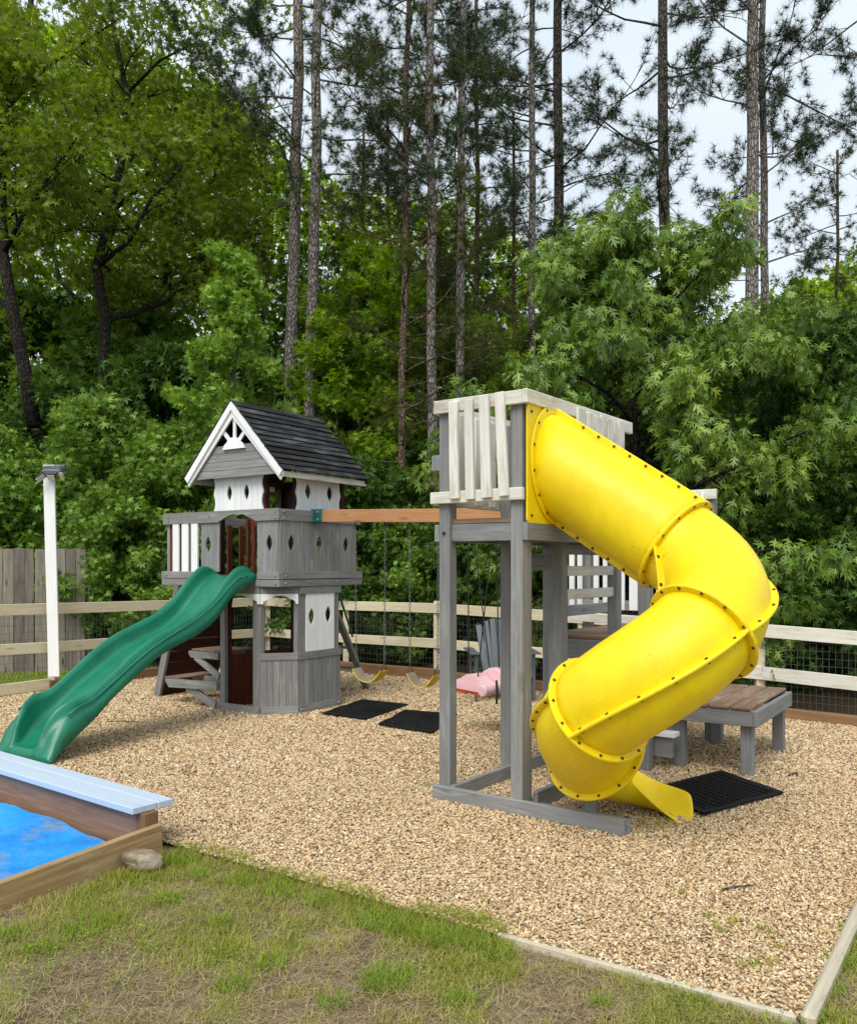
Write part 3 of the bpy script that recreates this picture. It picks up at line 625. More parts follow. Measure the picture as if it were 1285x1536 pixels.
# ------------------------------------------------------------------ TOWER with tube slide
T = Frame(.617, 5.5, -36.5)
def tower():
    rt = empty('play_tower', (T.o[0], T.o[1], 0), T.a)
    tag(rt, 'tall grey wooden play tower with worn white railings and a yellow spiral tube slide', 'play tower')
    g, wt = M['grey'], M['wornwhite']
    def post(x0, y0, z1, z0=0., w=.089, nm='post', mm=None, y1=None): MB().box(x0, x0 + w, y0, y0 + w if y1 is None else y1, z0, z1).build(nm, mm or g, rt, bevel=.005)
    xA = T.lx(674, 0) - .089; xB = T.lx(783, 0) - .089
    post(xA, .0, 2.66, .0); post(xB, .0, 2.68, .0)
    MB().box(xB + .001, xB + .088, .0905, .128, .0, 1.76).build('post', g, rt, bevel=.004)
    xC = xA; yC = T.ly(750, xC); post(xC, yC, 2.66)
    xD = -.15 - .089; yD = T.ly(843, -.15); post(xD, yD, 1.78)
    MB().box(xD - .03, xD - .001, yD + .02, yD + .09, .0, 1.53).build('post_brace', g, rt, bevel=.003)
    yF = T.ly(925.5, -.15); post(xD, yF, 2.64)
    post(xA, 1.46, 2.66); 
    # platform beams and deck
    q = MB(); q.box(xA + .09, xB - .001, .025, .063, 1.762, 1.878); q.build('front_joist', g, rt, bevel=.003)
    q = MB(); q.box(xB + .09, xB + .128, -.002, 1.55, 1.762, 1.878); q.build('side_joist', g, rt, bevel=.003)
    q = MB(); q.box(xA - .039, xA - .001, .0, 1.55, 1.762, 1.878); q.build('side_joist', g, rt, bevel=.003)
    q = MB(); q.box(xA + .002, xB + .08, 1.50, 1.54, 1.70, 1.876); q.box(xA + .10, xD - .04, 1.0, 1.04, 1.56, 1.69); q.box(xA + .002, xB + .08, .75, .79, 1.765, 1.876); q.build('back_joist', g, rt)
    q = MB()
    for i in range(10): q.box(xA + .09 if i == 0 else xA, xB + (.0 if i == 0 else .08), .03 + i * .15, .03 + i * .15 + .142, 1.88, 1.915)
    q.build('deck', M['deck'], rt, bevel=.004)
    # rails
    x0 = T.lx(655, 0)
    MB().box(x0, .001, -.040, -.001, 2.635, 2.724).build('top_rail', wt, rt, bevel=.004)
    MB().box(.002, .040, -.040, 1.62, 2.637, 2.727).build('top_rail', wt, rt, bevel=.004)
    MB().box(x0 - .002, x0 + .036, .001, 1.6, 2.63, 2.715).build('top_rail', wt, rt, bevel=.004)
    MB().box(x0 - .03, .0, -.040, -.001, 2.02, 2.10).build('bottom_rail', wt, rt, bevel=.004)
    MB().box(x0 - .032, x0 + .006, .001, 1.5, 2.015, 2.10).build('bottom_rail', wt, rt, bevel=.004)
    MB().box(x0 + .12, xB - .0, .9, .93, 1.955, 2.0).build('bottom_rail', wt, rt)
    for i, (a, b, zt_, zb_, ln) in enumerate(((675, 688.5, 2.70, 2.045, .004), (698.5, 711, 2.70, 2.035, .006), (721, 736, 2.715, 2.04, .010), (746, 760, 2.72, 2.045, .016))):
        xa, xb = T.lx(a, -.05), T.lx(b, -.05)
        q = MB(); q.beam(((xa + xb) / 2 - ln, -.055, zt_), ((xa + xb) / 2 + ln, -.055, zb_), xb - xa, .026, (0, 1, 0)); q.build('picket', wt, rt, bevel=.004)
    for i, (a, b) in enumerate(((865, 876.6), (878, 888), (889, 899), (900, 908), (910, 918), (919, 925), (927, 934.5))):
        MB().box(.041, .062, T.ly(a, .05), T.ly(b, .05), 2.03, 2.70 - .01 * (i % 3)).build('picket', wt, rt, bevel=.003)
    for i in range(6):
        y = .2 + i * .2; MB().box(x0 + .038, x0 + .060, y, y + .075, 2.03, 2.66).build('picket', wt, rt, bevel=.003)
    MB().box(x0 - .05, x0 + .05, .005, .085, 2.25, 2.36).build('block', g, rt, bevel=.006)
    MB().box(xB - .045, xB - .003, .07, .10, 1.92, 2.62).build('post', g, rt, bevel=.003)
    bolts([(xA + .045, -.004, 1.82)], (0, -1, 0), rt, m='darkmetal')
    # base frame on the gravel
    MB().box(-.706, .69, -.040, -.001, .0, .095).build('base_beam', g, rt, bevel=.005)
    MB().box(.10, .705, .001, .039, .0, .088).build('base_beam', g, rt, bevel=.005)
    MB().box(xA + .09, xA + .128, .002, 1.35, .0, .10).build('base_brace', g, rt, bevel=.004)
    MB().box(xB + .09, xB + .128, .130, 1.3, .0, .12).build('base_brace', g, rt, bevel=.004)
    xs = T.lx(887, .08); MB().box(xs - .03, xs + .03, .040, .10, .0, .205).build('slide_support', g, rt, bevel=.004)
    # rungs between the two side posts
    for z in (1.68, 1.52, 1.345): MB().box(xD + .02, xD + .06, yD + .09, yF, z, z + .075).build('rung', wt if z < 1.6 else g, rt, bevel=.004)
    # lower platform behind
    lp = empty('lower_platform'); lp.parent = rt
    yn, yf = 1.56, 3.0; xl_, xr_ = T.lx(816.5, yn), .34
    q = MB()
    for i in range(10): q.box(xl_, xr_, yn + i * .144, yn + i * .144 + .138, 1.0, 1.035)
    q.build('deck', M['deck'], lp, bevel=.004)
    MB().box(xl_, xr_, yn - .04, yn - .001, .84, .998).build('joist', g, lp, bevel=.004)
    MB().box(xr_ - .04, xr_, yn, yf, .85, .998).build('joist', g, lp); MB().box(xl_, xl_ + .04, yn, yf, .85, .998).build('joist', g, lp)
    for x, y, z in ((T.lx(956, yn), yn + .01, 2.2), (T.lx(873, yf) , yf, 2.2), (T.lx(1056, yf), yf, 2.2), (xl_ + .05, yf, 1.0), (xl_ + .05, yn + .001, .84)):
        MB().box(x, x + .089, y, y + .089, 0, z).build('post', g, lp, bevel=.004)
    xe = T.lx(1075.6, yf); x9 = T.lx(842, yf)
    MB().box(x9, xe, yf - .04, yf - .001, 2.2, 2.29).build('top_rail', wt, lp, bevel=.004)
    MB().box(x9, xe, yf - .04, yf - .001, 1.165, 1.26).build('bottom_rail', g, lp, bevel=.004)
    MB().box(x9, xe, yf - .06, yf - .042, 1.04, 1.12).build('toe_board', wt, lp, bevel=.004)
    for a, b in ((842, 848), (853.6, 861), (865.6, 872.5), (890, 897), (904, 910), (918, 924), (931, 936), (943.5, 955.5), (970, 977), (984, 992), (1000, 1008), (1016, 1024), (1032, 1040), (1051, 1055)):
        MB().box(T.lx(a, yf - .06), T.lx(b, yf - .06), yf - .062, yf - .042, 1.17, 2.26).build('picket', M['white'], lp)
    MB().box(xl_ - .01, xl_ + .06, yn + .02, yf, 1.16, 1.25).build('side_rail', g, lp)
    MB().box(T.lx(897, yn - .1), T.lx(930, yn - .1), yn - .10, yn - .045, .90, .985).build('step_cap', M['white'], lp)
    # low step beside the bench table
    MB().box(-.25, .33, 1.70, 1.74, .10, .26).build('step_riser', g, lp); MB().box(-.25, .36, 1.66, 1.78, .262, .30).build('step_tread', M['white'], lp, bevel=.004)
    # ---------------- tube slide
    ts = empty('tube_slide'); ts.parent = rt
    inv = rt.matrix_basis.inverted() if False else (Matrix.Translation((T.o[0], T.o[1], 0)) @ Matrix.Rotation(T.a, 4, 'Z')).inverted()
    cx, cy, RR, k_, H1, f1, f2, f3, f4 = 1.312, 5.088, .378, .268, 1.728, .887, -.984, -2.648, -3.90
    RT, RF = .288, .332
    def hel(f):
        th = f1 - f; C = Vector((cx + RR * math.cos(f), cy + RR * math.sin(f), H1 - k_ * th)); d = Vector((math.sin(f) * RR, -math.cos(f) * RR, -k_)).normalized()
        return C, d
    J1, d1 = hel(f1); yc = .36; pc = T.w(0, yc); P0 = Vector((pc[0], pc[1], 2.285)); 
    nrm = Vector((T.u[0], T.u[1], 0))
    def fr(C, d): l = Vector((-d.y, d.x, 0)).normalized(); return (C, d, l, d.cross(l))
    straight = []
    ds = (J1 - P0).normalized()
    for i in range(13):
        t = i / 12; dd = (ds * (1 - max(0, t - .8) * 2.5) + d1 * max(0, t - .8) * 2.5).normalized(); straight.append(fr(P0.lerp(J1, t), dd))
    def arc(a, b, n): return [fr(*hel(a + (b - a) * i / n)) for i in range(n + 1)]
    secs = [straight, arc(f1, f2, 18), arc(f2, f3, 18), arc(f3, f4, 16)]
    n = 44; pl = Vector((T.w(.02, 0)[0], T.w(.02, 0)[1], 0))
    def pt(F_, a, r, cut=False):
        C, d, l, b = F_; p = C + (l * math.cos(a) + b * math.sin(a)) * r
        if cut: p = p + d * ((pl - p).dot(nrm) / d.dot(nrm))
        return p
    for si, sec in enumerate(secs):
        q = MB(); vs = []
        for i, F_ in enumerate(sec):
            e = .012 * (1 - min(1, i / 1.0)) * 0
            for j in range(n): vs.append(inv @ pt(F_, 2 * math.pi * j / n, RT, si == 0 and i == 0))
        fs = [(i * n + j, (i + 1) * n + j, (i + 1) * n + (j + 1) % n, i * n + (j + 1) % n) for i in range(len(sec) - 1) for j in range(n)]
        fs = [f[::-1] for f in fs]
        q.add(vs, fs); so = q.build('tube_section', M['yellow'], ts, smooth=True, solid=.008)
        # lengthwise flanges where the two half shells are bolted together
        angs = (math.pi / 2, -math.pi / 2) if si == 0 else (0, math.pi)
        for an in angs:
            q = MB(); vs = []; tk = .011; tw = (lambda u, a_={0: (0, 0), 1: (0, .10), 2: (.14, -.50), 3: (.34, -.1)}[si], k_2=(1 if an == 0 else 0): (a_[0] + (a_[1] - a_[0]) * u) * k_2)
            for i, F_ in enumerate(sec):
                C, d, l, b = F_; ax_ = an + tw(i / (len(sec) - 1)); rad = l * math.cos(ax_) + b * math.sin(ax_); tn = d.cross(rad)
                cut = (si == 0 and i == 0)
                rr = RF
                for r, s in ((RT - .006, -tk), (rr - .006, -tk), (rr, -tk * .4), (rr, tk * .4), (rr - .006, tk), (RT - .006, tk)):
                    p = C + rad * r + tn * s
                    if cut: p = p + d * ((pl - p).dot(nrm) / d.dot(nrm))
                    vs.append(inv @ p)
            m6 = 6; fs = [(i * m6 + j, i * m6 + (j + 1) % m6, (i + 1) * m6 + (j + 1) % m6, (i + 1) * m6 + j) for i in range(len(sec) - 1) for j in range(m6)]
            fs += [tuple(range(m6)), tuple(range((len(sec) - 1) * m6, len(sec) * m6))[::-1]]
            q.add(vs, fs); q.build('flange', M['yellow'], ts, smooth=False)
            # bolts along the flange (not on the inner side of the bends, where the tube nearly meets itself)
            ln = sum((sec[i + 1][0] - sec[i][0]).length for i in range(len(sec) - 1)) + (.3 if (si and an == 0) else 0)
            nb = 8 if si == 0 else (6 if an == 0 else 3)
            for j in range(nb):
                t = (j + .5) / nb * (len(sec) - 1); i = int(t); u = t - i; Fa, Fb = sec[i], sec[min(i + 1, len(sec) - 1)]
                C = Fa[0].lerp(Fb[0], u); d = Fa[1]; l = Fa[2].lerp(Fb[2], u).normalized(); b = Fa[3].lerp(Fb[3], u).normalized()
                ax_ = an + tw(t / (len(sec) - 1)); rad = l * math.cos(ax_) + b * math.sin(ax_); tn = d.cross(rad); c = C + rad * ((RT + RF) / 2 + .004)
                MB().cyl(inv @ (c - tn * .017), inv @ (c + tn * .017), .0095, n=8).build('bolt', M['rust'], ts)
    # ring flanges at the joints
    def ring(F_, cut=False, half=.012, bolts_=14, push=0.0, part_name='ring_flange'):
        q = MB(); vs = []; C, d, l, b = F_
        for j in range(n):
            a = 2 * math.pi * j / n
            for r, s in ((RT - .004, -half), (RF - .005, -half), (RF, -half * .4), (RF, half * .4), (RF - .005, half), (RT - .004, half)):
                p = pt(F_, a, r, cut) + (nrm if cut else d) * (s + push); vs.append(inv @ p)
        fs = [(j * 6 + i, ((j + 1) % n) * 6 + i, ((j + 1) % n) * 6 + (i + 1) % 6, j * 6 + (i + 1) % 6) for j in range(n) for i in range(6)]
        q.add(vs, fs); q.build(part_name, M['yellow'], ts, smooth=False)
        for j in range(bolts_):
            a = 2 * math.pi * (j + .5) / bolts_; p = pt(F_, a, (RT + RF) / 2 + .003, cut); dd = nrm if cut else d
            MB().cyl(inv @ (p + dd * (push - half - .004)), inv @ (p + dd * (push + half + .004)), .0095, n=8).build('bolt', M['rust'], ts)
    ring(straight[0], True, .008, 14, .01)
    for f in (f1, f2, f3, f4): ring(fr(*hel(f)))
    # mounting plate on the tower side
    q = MB(); a, b, z0, z1, c = .0, T.ly(857, .02), 1.872, 2.642, .03
    rr = []
    for (cy_, cz, t0) in ((b - c, z0 + c, -90), (b - c, z1 - c, 0), (a + c, z1 - c, 90), (a + c, z0 + c, 180)):
        for i in range(5): t = R(t0 + i * 22.5); rr.append((cy_ + c * math.cos(t), cz + c * math.sin(t)))
    hole = []
    for j in range(n):
        p = inv @ pt(straight[0], 2 * math.pi * j / n, RT - .004, True); hole.append((min(b - .02, max(.02, p.y)), min(z1 - .015, max(z0 + .015, p.z))))
    q.plate([rr, hole], Matrix(((0, 0, 1, .008), (1, 0, 0, 0), (0, 1, 0, 0), (0, 0, 0, 1))), .012); q.build('mounting_plate', M['yellow'], ts, bevel=.003)
    for y, z in ((a + .05, z0 + .05), (a + .05, z1 - .05), (b - .05, z1 - .05), (b - .05, z0 + .05)): MB().cyl((.018, y, z), (.028, y, z), .011, .008, n=8).build('bolt', M['rust'], ts)
    # open exit chute
    C4, d4 = hel(f4); F4 = fr(C4, d4); rows = []; m_ = 15
    rows.append([pt(F4, math.pi - .15 + (math.pi + .45) * i / (m_ - 1), RT - .004) for i in range(m_)])
    rows.append([pt(F4, math.pi + .05 + (math.pi + .2) * i / (m_ - 1), RT - .006) + d4 * .06 for i in range(m_)])
    def bz(a, b, c, w=1.0):
        a, b, c = Vector(a), Vector(b), Vector(c); b2 = b * 2 - (a + c) / 2; return [a * (1 - t)**2 + b2 * 2 * t * (1 - t) + c * t * t for t in [i / (m_ - 1) for i in range(m_)]]
    rows.append(bz((1.23, 5.27, .29), (1.21, 5.55, .085), (1.20, 5.84, .38)))
    rows.append(bz((1.31, 5.42, .20), (1.33, 5.66, .035), (1.33, 5.90, .26)))
    rows.append(bz((1.41, 5.43, .10), (1.48, 5.65, .012), (1.49, 5.87, .15)))
    rows.append(bz((1.485, 5.38, .04), (1.58, 5.54, .006), (1.61, 5.74, .125)))
    rows.append(bz((1.535, 5.325, .012), (1.635, 5.42, .004), (1.69, 5.62, .125)))
    rows.append(bz((1.545, 5.315, .004), (1.655, 5.39, .0), (1.715, 5.60, .095)))
    q = MB(); vs = [inv @ p for r_ in rows for p in r_]
    q.add(vs, [(i * m_ + j, i * m_ + j + 1, (i + 1) * m_ + j + 1, (i + 1) * m_ + j) for i in range(len(rows) - 1) for j in range(m_ - 1)])
    o = q.build('exit_chute', M['yellow'], ts, smooth=True, solid=.01); md = o.modifiers.new('sub', 'SUBSURF'); md.levels = md.render_levels = 2
    return rt
TOWER = tower()

# ------------------------------------------------------------------ bench table beside the tower
def bench_table():
    B = Frame(2.42, 6.42, -34.0); rt = empty('bench_table', (B.o[0], B.o[1], 0), B.a)
    tag(rt, 'low grey wooden table with worn brown plank top standing right of the yellow slide', 'table')
    g = M['grey']
    for x, y in ((-.10, .06), (-.62, .06), (-.10, 1.12), (-.62, 1.12)): MB().box(x, x + .089, y, y + .089, 0, .465).build('leg', g, rt, bevel=.005)
    for x0, x1, y0, y1 in ((-.80, .0, .0, .04), (-.80, .0, 1.21, 1.25), (-.001, .038, .002, 1.25), (-.84, -.801, .0, 1.25)):
        MB().box(x0, x1, y0, y1, .385, .505).build('apron', g, rt, bevel=.005)
    q = MB(); n = 5; w = .79 / n
    for i in range(n): q.box(-.795 + i * w + .004, -.795 + (i + 1) * w - .004, -.012, 1.24, .508, .535)
    q.build('plank_top', M['deck'], rt, bevel=.006)
bench_table()

# ------------------------------------------------------------------ swings
def bw(t, z=0): x, y = P.w(.0 + t, .54); return Vector((x, y, z))
def beam_z(t): return 2.14 - (t - .1) * .085 / 2.88 - .07
def chain(a, b, parent, name='chain'):
    a, b = Vector(a), Vector(b); d = (b - a); ln = d.length; d.normalize(); x = d.orthogonal().normalized(); y = d.cross(x); q = MB(); n = int(ln / .034)
    for i in range(n):
        c = a + d * (.034 * (i + .5)); s = x if i % 2 else y; pts = []
        for j in range(8): t = 2 * math.pi * j / 8; pts.append(c + d * (.021 * math.cos(t)) + s * (.010 * math.sin(t)))
        q.tube(pts + [pts[0]], .0028, 4, cap=False)
    return q.build(name, M['oldsteel'], parent)
def belt_swing(ta, tb, label):
    a, b = bw(ta), bw(tb); mid = (a + b) / 2; rt = empty('swing', (mid.x, mid.y, 0), P.a); tag(rt, label, 'swing', 'belt swings hanging from the orange beam')
    hw = (tb - ta) / 2; q = MB(); vs = []; n = 14; hd = .075; zt, zbm = .50, .375
    prof = lambda u: zbm + (zt - zbm) * (abs(u) ** 2.2)
    for i in range(n + 1):
        u = -1 + 2 * i / n
        for y, dz in ((-hd, 0), (-hd, .012), (hd, .012), (hd, 0)): vs.append((u * hw * .93, y, prof(u) + dz))
    fs = [(i * 4 + j, i * 4 + (j + 1) % 4, (i + 1) * 4 + (j + 1) % 4, (i + 1) * 4 + j) for i in range(n) for j in range(4)] + [(3, 2, 1, 0), (n * 4, n * 4 + 1, n * 4 + 2, n * 4 + 3)]
    q.add(vs, fs); q.m = [1 if (j % 4) == 1 else 0 for j in range(n * 4)] + [0, 0]; q.build('seat', [M['swing'], M['swingtop']], rt, smooth=False)
    for sx in (-1, 1):
        x = sx * hw * .93; tri = MB(); tri.tube([(x, -.05, .50), (x + sx * .005, 0, .60), (x, .05, .50)], .005, 6); tri.build('hanger', M['darkmetal'], rt)
        zt2 = beam_z((ta + tb) / 2 + sx * hw); chain((x + sx * .005, 0, .60), (sx * hw, 0, zt2 - .06), rt)
        MB().cyl((sx * hw, 0, zt2 - .07), (sx * hw, 0, zt2 - .005), .008).build('hook', M['darkmetal'], rt)
belt_swing(P.lx(533, .54), P.lx(577.5, .54), 'yellow belt swing on chains, nearest the playhouse')
belt_swing(P.lx(614, .54), P.lx(657, .54), 'yellow belt swing on chains, beside the front tower post')
def toddler_swing():
    ta, tb = P.lx(697, .54), P.lx(748, .54); c = (bw(ta) + bw(tb)) / 2; rt = empty('toddler_swing', (c.x, c.y, .10), P.a + R(-12))
    tag(rt, 'faded pink plastic toddler swing with red underside hanging on black ropes', 'toddler swing')
    def blob(name, cx, cy, cz, rx, ry, rz, m, cut=None, e=2.4):
        bm = bmesh.new(); bmesh.ops.create_uvsphere(bm, u_segments=24, v_segments=16, radius=1)
        for v in bm.verts:
            p = v.co; f = (abs(p.x)**e + abs(p.y)**e + abs(p.z)**e) ** (-1 / e); v.co = Vector((cx + p.x * f * rx, cy + p.y * f * ry, cz + p.z * f * rz))
        if cut is not None: bmesh.ops.bisect_plane(bm, geom=bm.verts[:] + bm.edges[:] + bm.faces[:], plane_co=(0, 0, cut), plane_no=(0, 0, -1), clear_outer=True)
        me = bpy.data.meshes.new(name); bm.to_mesh(me); bm.free(); me.materials.append(M[m]); me.polygons.foreach_set('use_smooth', [True] * len(me.polygons))
        o = bpy.data.objects.new(name, me); COL.objects.link(o); o.parent = rt; return o
    prof = [(-.235, .315), (-.225, .36), (-.19, .40), (-.14, .415), (-.10, .44), (-.05, .462), (.0, .465), (.05, .45), (.10, .41), (.15, .385), (.185, .36), (.19, .32), (.17, .300), (.0, .305), (-.12, .31)]
    o = MB().plate([prof[::-1]], Matrix(((1, 0, 0, 0), (0, 0, -1, .02), (0, 1, 0, 0), (0, 0, 0, 1))), .17).build('seat_body', M['pink'], rt, smooth=True)
    md = o.modifiers.new('b', 'BEVEL'); md.width = .03; md.segments = 4; md.angle_limit = R(60)
    prof = [(-.08, .33), (-.07, .42), (-.02, .475), (.06, .515), (.14, .52), (.21, .49), (.24, .43), (.23, .35), (.1, .32)]
    o = MB().plate([prof[::-1]], Matrix(((1, 0, 0, 0), (0, 0, -1, .19), (0, 1, 0, 0), (0, 0, 0, 1))), .16).build('seat_back', M['pink'], rt, smooth=True)
    md = o.modifiers.new('b', 'BEVEL'); md.width = .035; md.segments = 4; md.angle_limit = R(60)
    prof = [(-.225, .314), (.16, .300), (.14, .268), (.05, .262), (.0, .285), (-.06, .285), (-.10, .268), (-.2, .275)]
    o = MB().plate([prof], Matrix(((1, 0, 0, 0), (0, 0, -1, .01), (0, 1, 0, 0), (0, 0, 0, 1))), .15).build('underside', M['orange'], rt, bevel=.008)
    q = MB(); q.cyl((.17, -.185, .325), (.17, .05, .335), .055, n=24); q.build('front_roller', M['pink'], rt, bevel=.010)
    for (x0, y0, tx) in ((-.17, .0, -.2), (.02, .12, -.14), (.05, -.12, .17), (.14, .1, .2)):
        MB().tube([(x0, y0, .36), (tx * .9, 0, 1.9)], .006, 6).build('rope', M['rope'], rt)
    MB().tube([(.225, -.04, .42), (.245, -.05, .31), (.235, -.05, .20)], .011, 6).build('strap', M['rope'], rt)
toddler_swing()

# ------------------------------------------------------------------ adirondack chair
def chair():
    x, y = gx(752, 10.3), 10.3; rt = empty('garden_chair', (x, y, 0), R(4)); tag(rt, 'slate grey slatted garden armchair standing behind the pink toddler swing', 'chair')
    s = M['slate']
    q = MB()
    for i in range(6):
        u = (i - 2.5); xb = u * .062; xt = u * .088 + .0; h = .93 - .012 * u * u
        q.beam((xb, .22, .30), (xt, .50, h), .078, .018, (0, 1, -.3)) if False else q.beam((xb, .22, .28), (xt, .46, h), .074, .02, (0, 1, 0))
    q.build('backrest', s, rt, bevel=.006)
    q = MB()
    for i in range(6): q.box(-.27, .27, -.28 + i * .085, -.28 + i * .085 + .078, .33 - i * .018, .35 - i * .018)
    q.build('seat', s, rt, bevel=.004)
    for sx in (-1, 1):
        MB().box(sx * .36 - .06, sx * .36 + .06, -.34, .40, .56, .58).build('armrest', s, rt, bevel=.008)
        MB().box(sx * .34 - .014, sx * .34 + .014, -.30, -.20, 0, .56).build('leg', s, rt, bevel=.004)
        MB().beam((sx * .31, .46, .04), (sx * .31, -.28, .33), .03, .09).build('leg', s, rt, bevel=.004)
        MB().box(sx * .34 - .014, sx * .34 + .014, .26, .33, .10, .56).build('leg', s, rt, bevel=.004)
chair()
# blue bucket in the bay
def bucket():
    x, y = P.w(-.47, .42); rt = empty('bucket', (x, y, 0)); tag(rt, 'blue plastic bucket standing inside the lower playhouse', 'bucket')
    q = MB(); n = 20; vs = []
    for r, z in ((.10, .0), (.13, .30), (.14, .30), (.14, .32), (.125, .32), (.095, .02)):
        for i in range(n): t = 2 * math.pi * i / n; vs.append((r * math.cos(t), r * math.sin(t), z))
    q.add(vs, [(k * n + i, k * n + (i + 1) % n, (k + 1) * n + (i + 1) % n, (k + 1) * n + i) for k in range(5) for i in range(n)] + [tuple(range(n))[::-1], tuple(range(5 * n, 6 * n))])
    q.build('pail', M['blue'], rt, smooth=False)
    MB().tube([(-.13, 0, .3)] + [(-.13 * math.cos(math.pi * i / 8), .02, .3 - .09 * math.sin(math.pi * i / 8)) for i in range(1, 8)] + [(.13, 0, .3)], .004, 6).build('handle', M['steel'], rt)
bucket()
# rubber mats
def rmat(pts, label):
    c = (sum(p[0] for p in pts) / 4, sum(p[1] for p in pts) / 4); P4 = [Vector((p[0] - c[0], p[1] - c[1], 0)) for p in pts]
    rt = empty('rubber_mat', (c[0], c[1], .012)); tag(rt, label, 'mat', 'black rubber mats on the gravel')
    def bl(u, v, z=0):
        p = P4[0].lerp(P4[1], u).lerp(P4[3].lerp(P4[2], u), v); p.z = z + .006 + .012 * mnoise.noise(Vector((p.x * 3 + c[0], p.y * 3, 1))); return p
    q = MB(); n = 12; b = .07; q2 = MB()
    for k in range(4):
        for i in range(n):
            for (ua, va, ub, vb) in ({0: (i / n, 0, (i + 1) / n, b), 1: (i / n, 1 - b, (i + 1) / n, 1), 2: (0, i / n, b * .8, (i + 1) / n), 3: (1 - b * .8, i / n, 1, (i + 1) / n)}[k],):
                vs = [bl(ua, va), bl(ub, va), bl(ub, vb), bl(ua, vb)]; vs += [v + Vector((0, 0, .012)) for v in vs]
                q.add(vs, [(4, 5, 6, 7), (0, 1, 5, 4), (1, 2, 6, 5), (2, 3, 7, 6), (3, 0, 4, 7)])
    q.build('rim', M['rubber'], rt)
    N1, N2 = 22, 15
    for i in range(1, N1):
        for j in range(1, N2):
            u, v = i / N1, j / N2; p = bl(u, v); r = .011; vs = []
            for rr, z in ((.021, 0), (.019, .010), (.011, .010), (.009, 0)):
                for t in range(6): a = math.pi / 3 * t; vs.append(p + Vector((rr * math.cos(a), rr * math.sin(a), z)))
            q2.add(vs, [(k * 6 + t, k * 6 + (t + 1) % 6, (k + 1) * 6 + (t + 1) % 6, (k + 1) * 6 + t) for k in range(3) for t in range(6)])
    for i in range(12):
        for j in range(12):
            u0, v0, u1, v1 = i / 12, j / 12, (i + 1) / 12, (j + 1) / 12; q2.add([bl(u0, v0, -.001), bl(u1, v0, -.001), bl(u1, v1, -.001), bl(u0, v1, -.001)], [(0, 1, 2, 3)])
    q2.build('web', M['rubber'], rt)
g_ = gnd
rmat([g_(482, 1073), g_(548, 1082), g_(612, 1059.6), g_(544, 1052.6)], 'black rubber mat under the swing nearest the playhouse')
rmat([g_(567, 1090), g_(648, 1103), g_(686, 1075), g_(608, 1068)], 'black rubber mat partly behind the front tower post')
rmat([(1.50, 6.02), (1.74, 5.43), (2.46, 5.95), (2.24, 6.56)], 'black perforated rubber mat beside the yellow slide exit')
# ------------------------------------------------------------------ sandbox
def sandbox():
    S = Frame(-1.5, 4.77, -34.28); rt = empty('sandbox', (S.o[0], S.o[1], 0), S.a)
    tag(rt, 'wooden sandbox frame with a pale blue painted bench board along its far side', 'sandbox')
    MB().beam((-.021, .03, .0675), (-.021, -1.75, -.02), .042, .175).build('side_board', M['sandwood'], rt, bevel=.006)
    MB().box(-3.2, -.12, -.06, -.022, -.02, .222).build('side_board', M['sandwood2'], rt, bevel=.005).rotation_euler = (0, 0, R(-3.5))
    MB().box(-3.2, -.05, -1.8, -1.76, -.02, .155).build('side_board', M['sandwood'], rt, bevel=.005)
    MB().box(-3.24, -3.201, -1.8, .03, -.02, .155).build('side_board', M['sandwood'], rt, bevel=.005)
    MB().box(-.119, -.043, -.062, .035, -.02, .222).build('corner_post', M['timber'], rt, bevel=.004)
    q = MB(); q.box(-3.25, -.07, -.118, .04, .2235, .262); q.build('bench_board', M['bench'], rt, bevel=.004).rotation_euler = (0, 0, R(-3.5))
    q = MB(); q.box(-3.25, -.065, .043, .145, .2235, .2625); q.build('bench_board', M['bench'], rt, bevel=.004).rotation_euler = (0, 0, R(-3.5))
    MB().box(-3.19, -.05, -1.75, -.065, -.02, .03).build('sand', M['sand'], rt)
    # tarp
    n, m_ = 70, 44; q = MB(); vs = []
    for i in range(n + 1):
        for j in range(m_ + 1):
            x = -3.1 + i / n * 3.04; y = -1.74 + j / m_ * (1.60 + .06 * -(x))
            if j == m_: y += .05 * mnoise.noise(Vector((x * 3, 0, 4)))
            e = min(1, (x + 3.1) / .1 + .0, (-.06 - x) / .06) ; z = .055 + .028 * mnoise.noise(Vector((x * 1.3, y * 1.5, 0))) + .018 * abs(mnoise.noise(Vector((x * 5, y * 4 + x * 2, 3)))) + .008 * abs(mnoise.noise(Vector((x * 13 + y * 9, y * 12, 7))))
            z += -.02 + .022 * (y + 1.74) / 1.6; z += .05 * max(0, 1 - abs(x + .06) / .08) * .6
            vs.append((x, y, z))
    q.add(vs, [(i * (m_ + 1) + j, (i + 1) * (m_ + 1) + j, (i + 1) * (m_ + 1) + j + 1, i * (m_ + 1) + j + 1) for i in range(n) for j in range(m_)])
    t = q.build('tarp', M['tarp'], None, smooth=True); t.location = (S.o[0], S.o[1], 0); t.rotation_euler = (0, 0, S.a)
    tag(t, 'crumpled bright blue tarp spread over the sandbox', 'tarp')
sandbox()
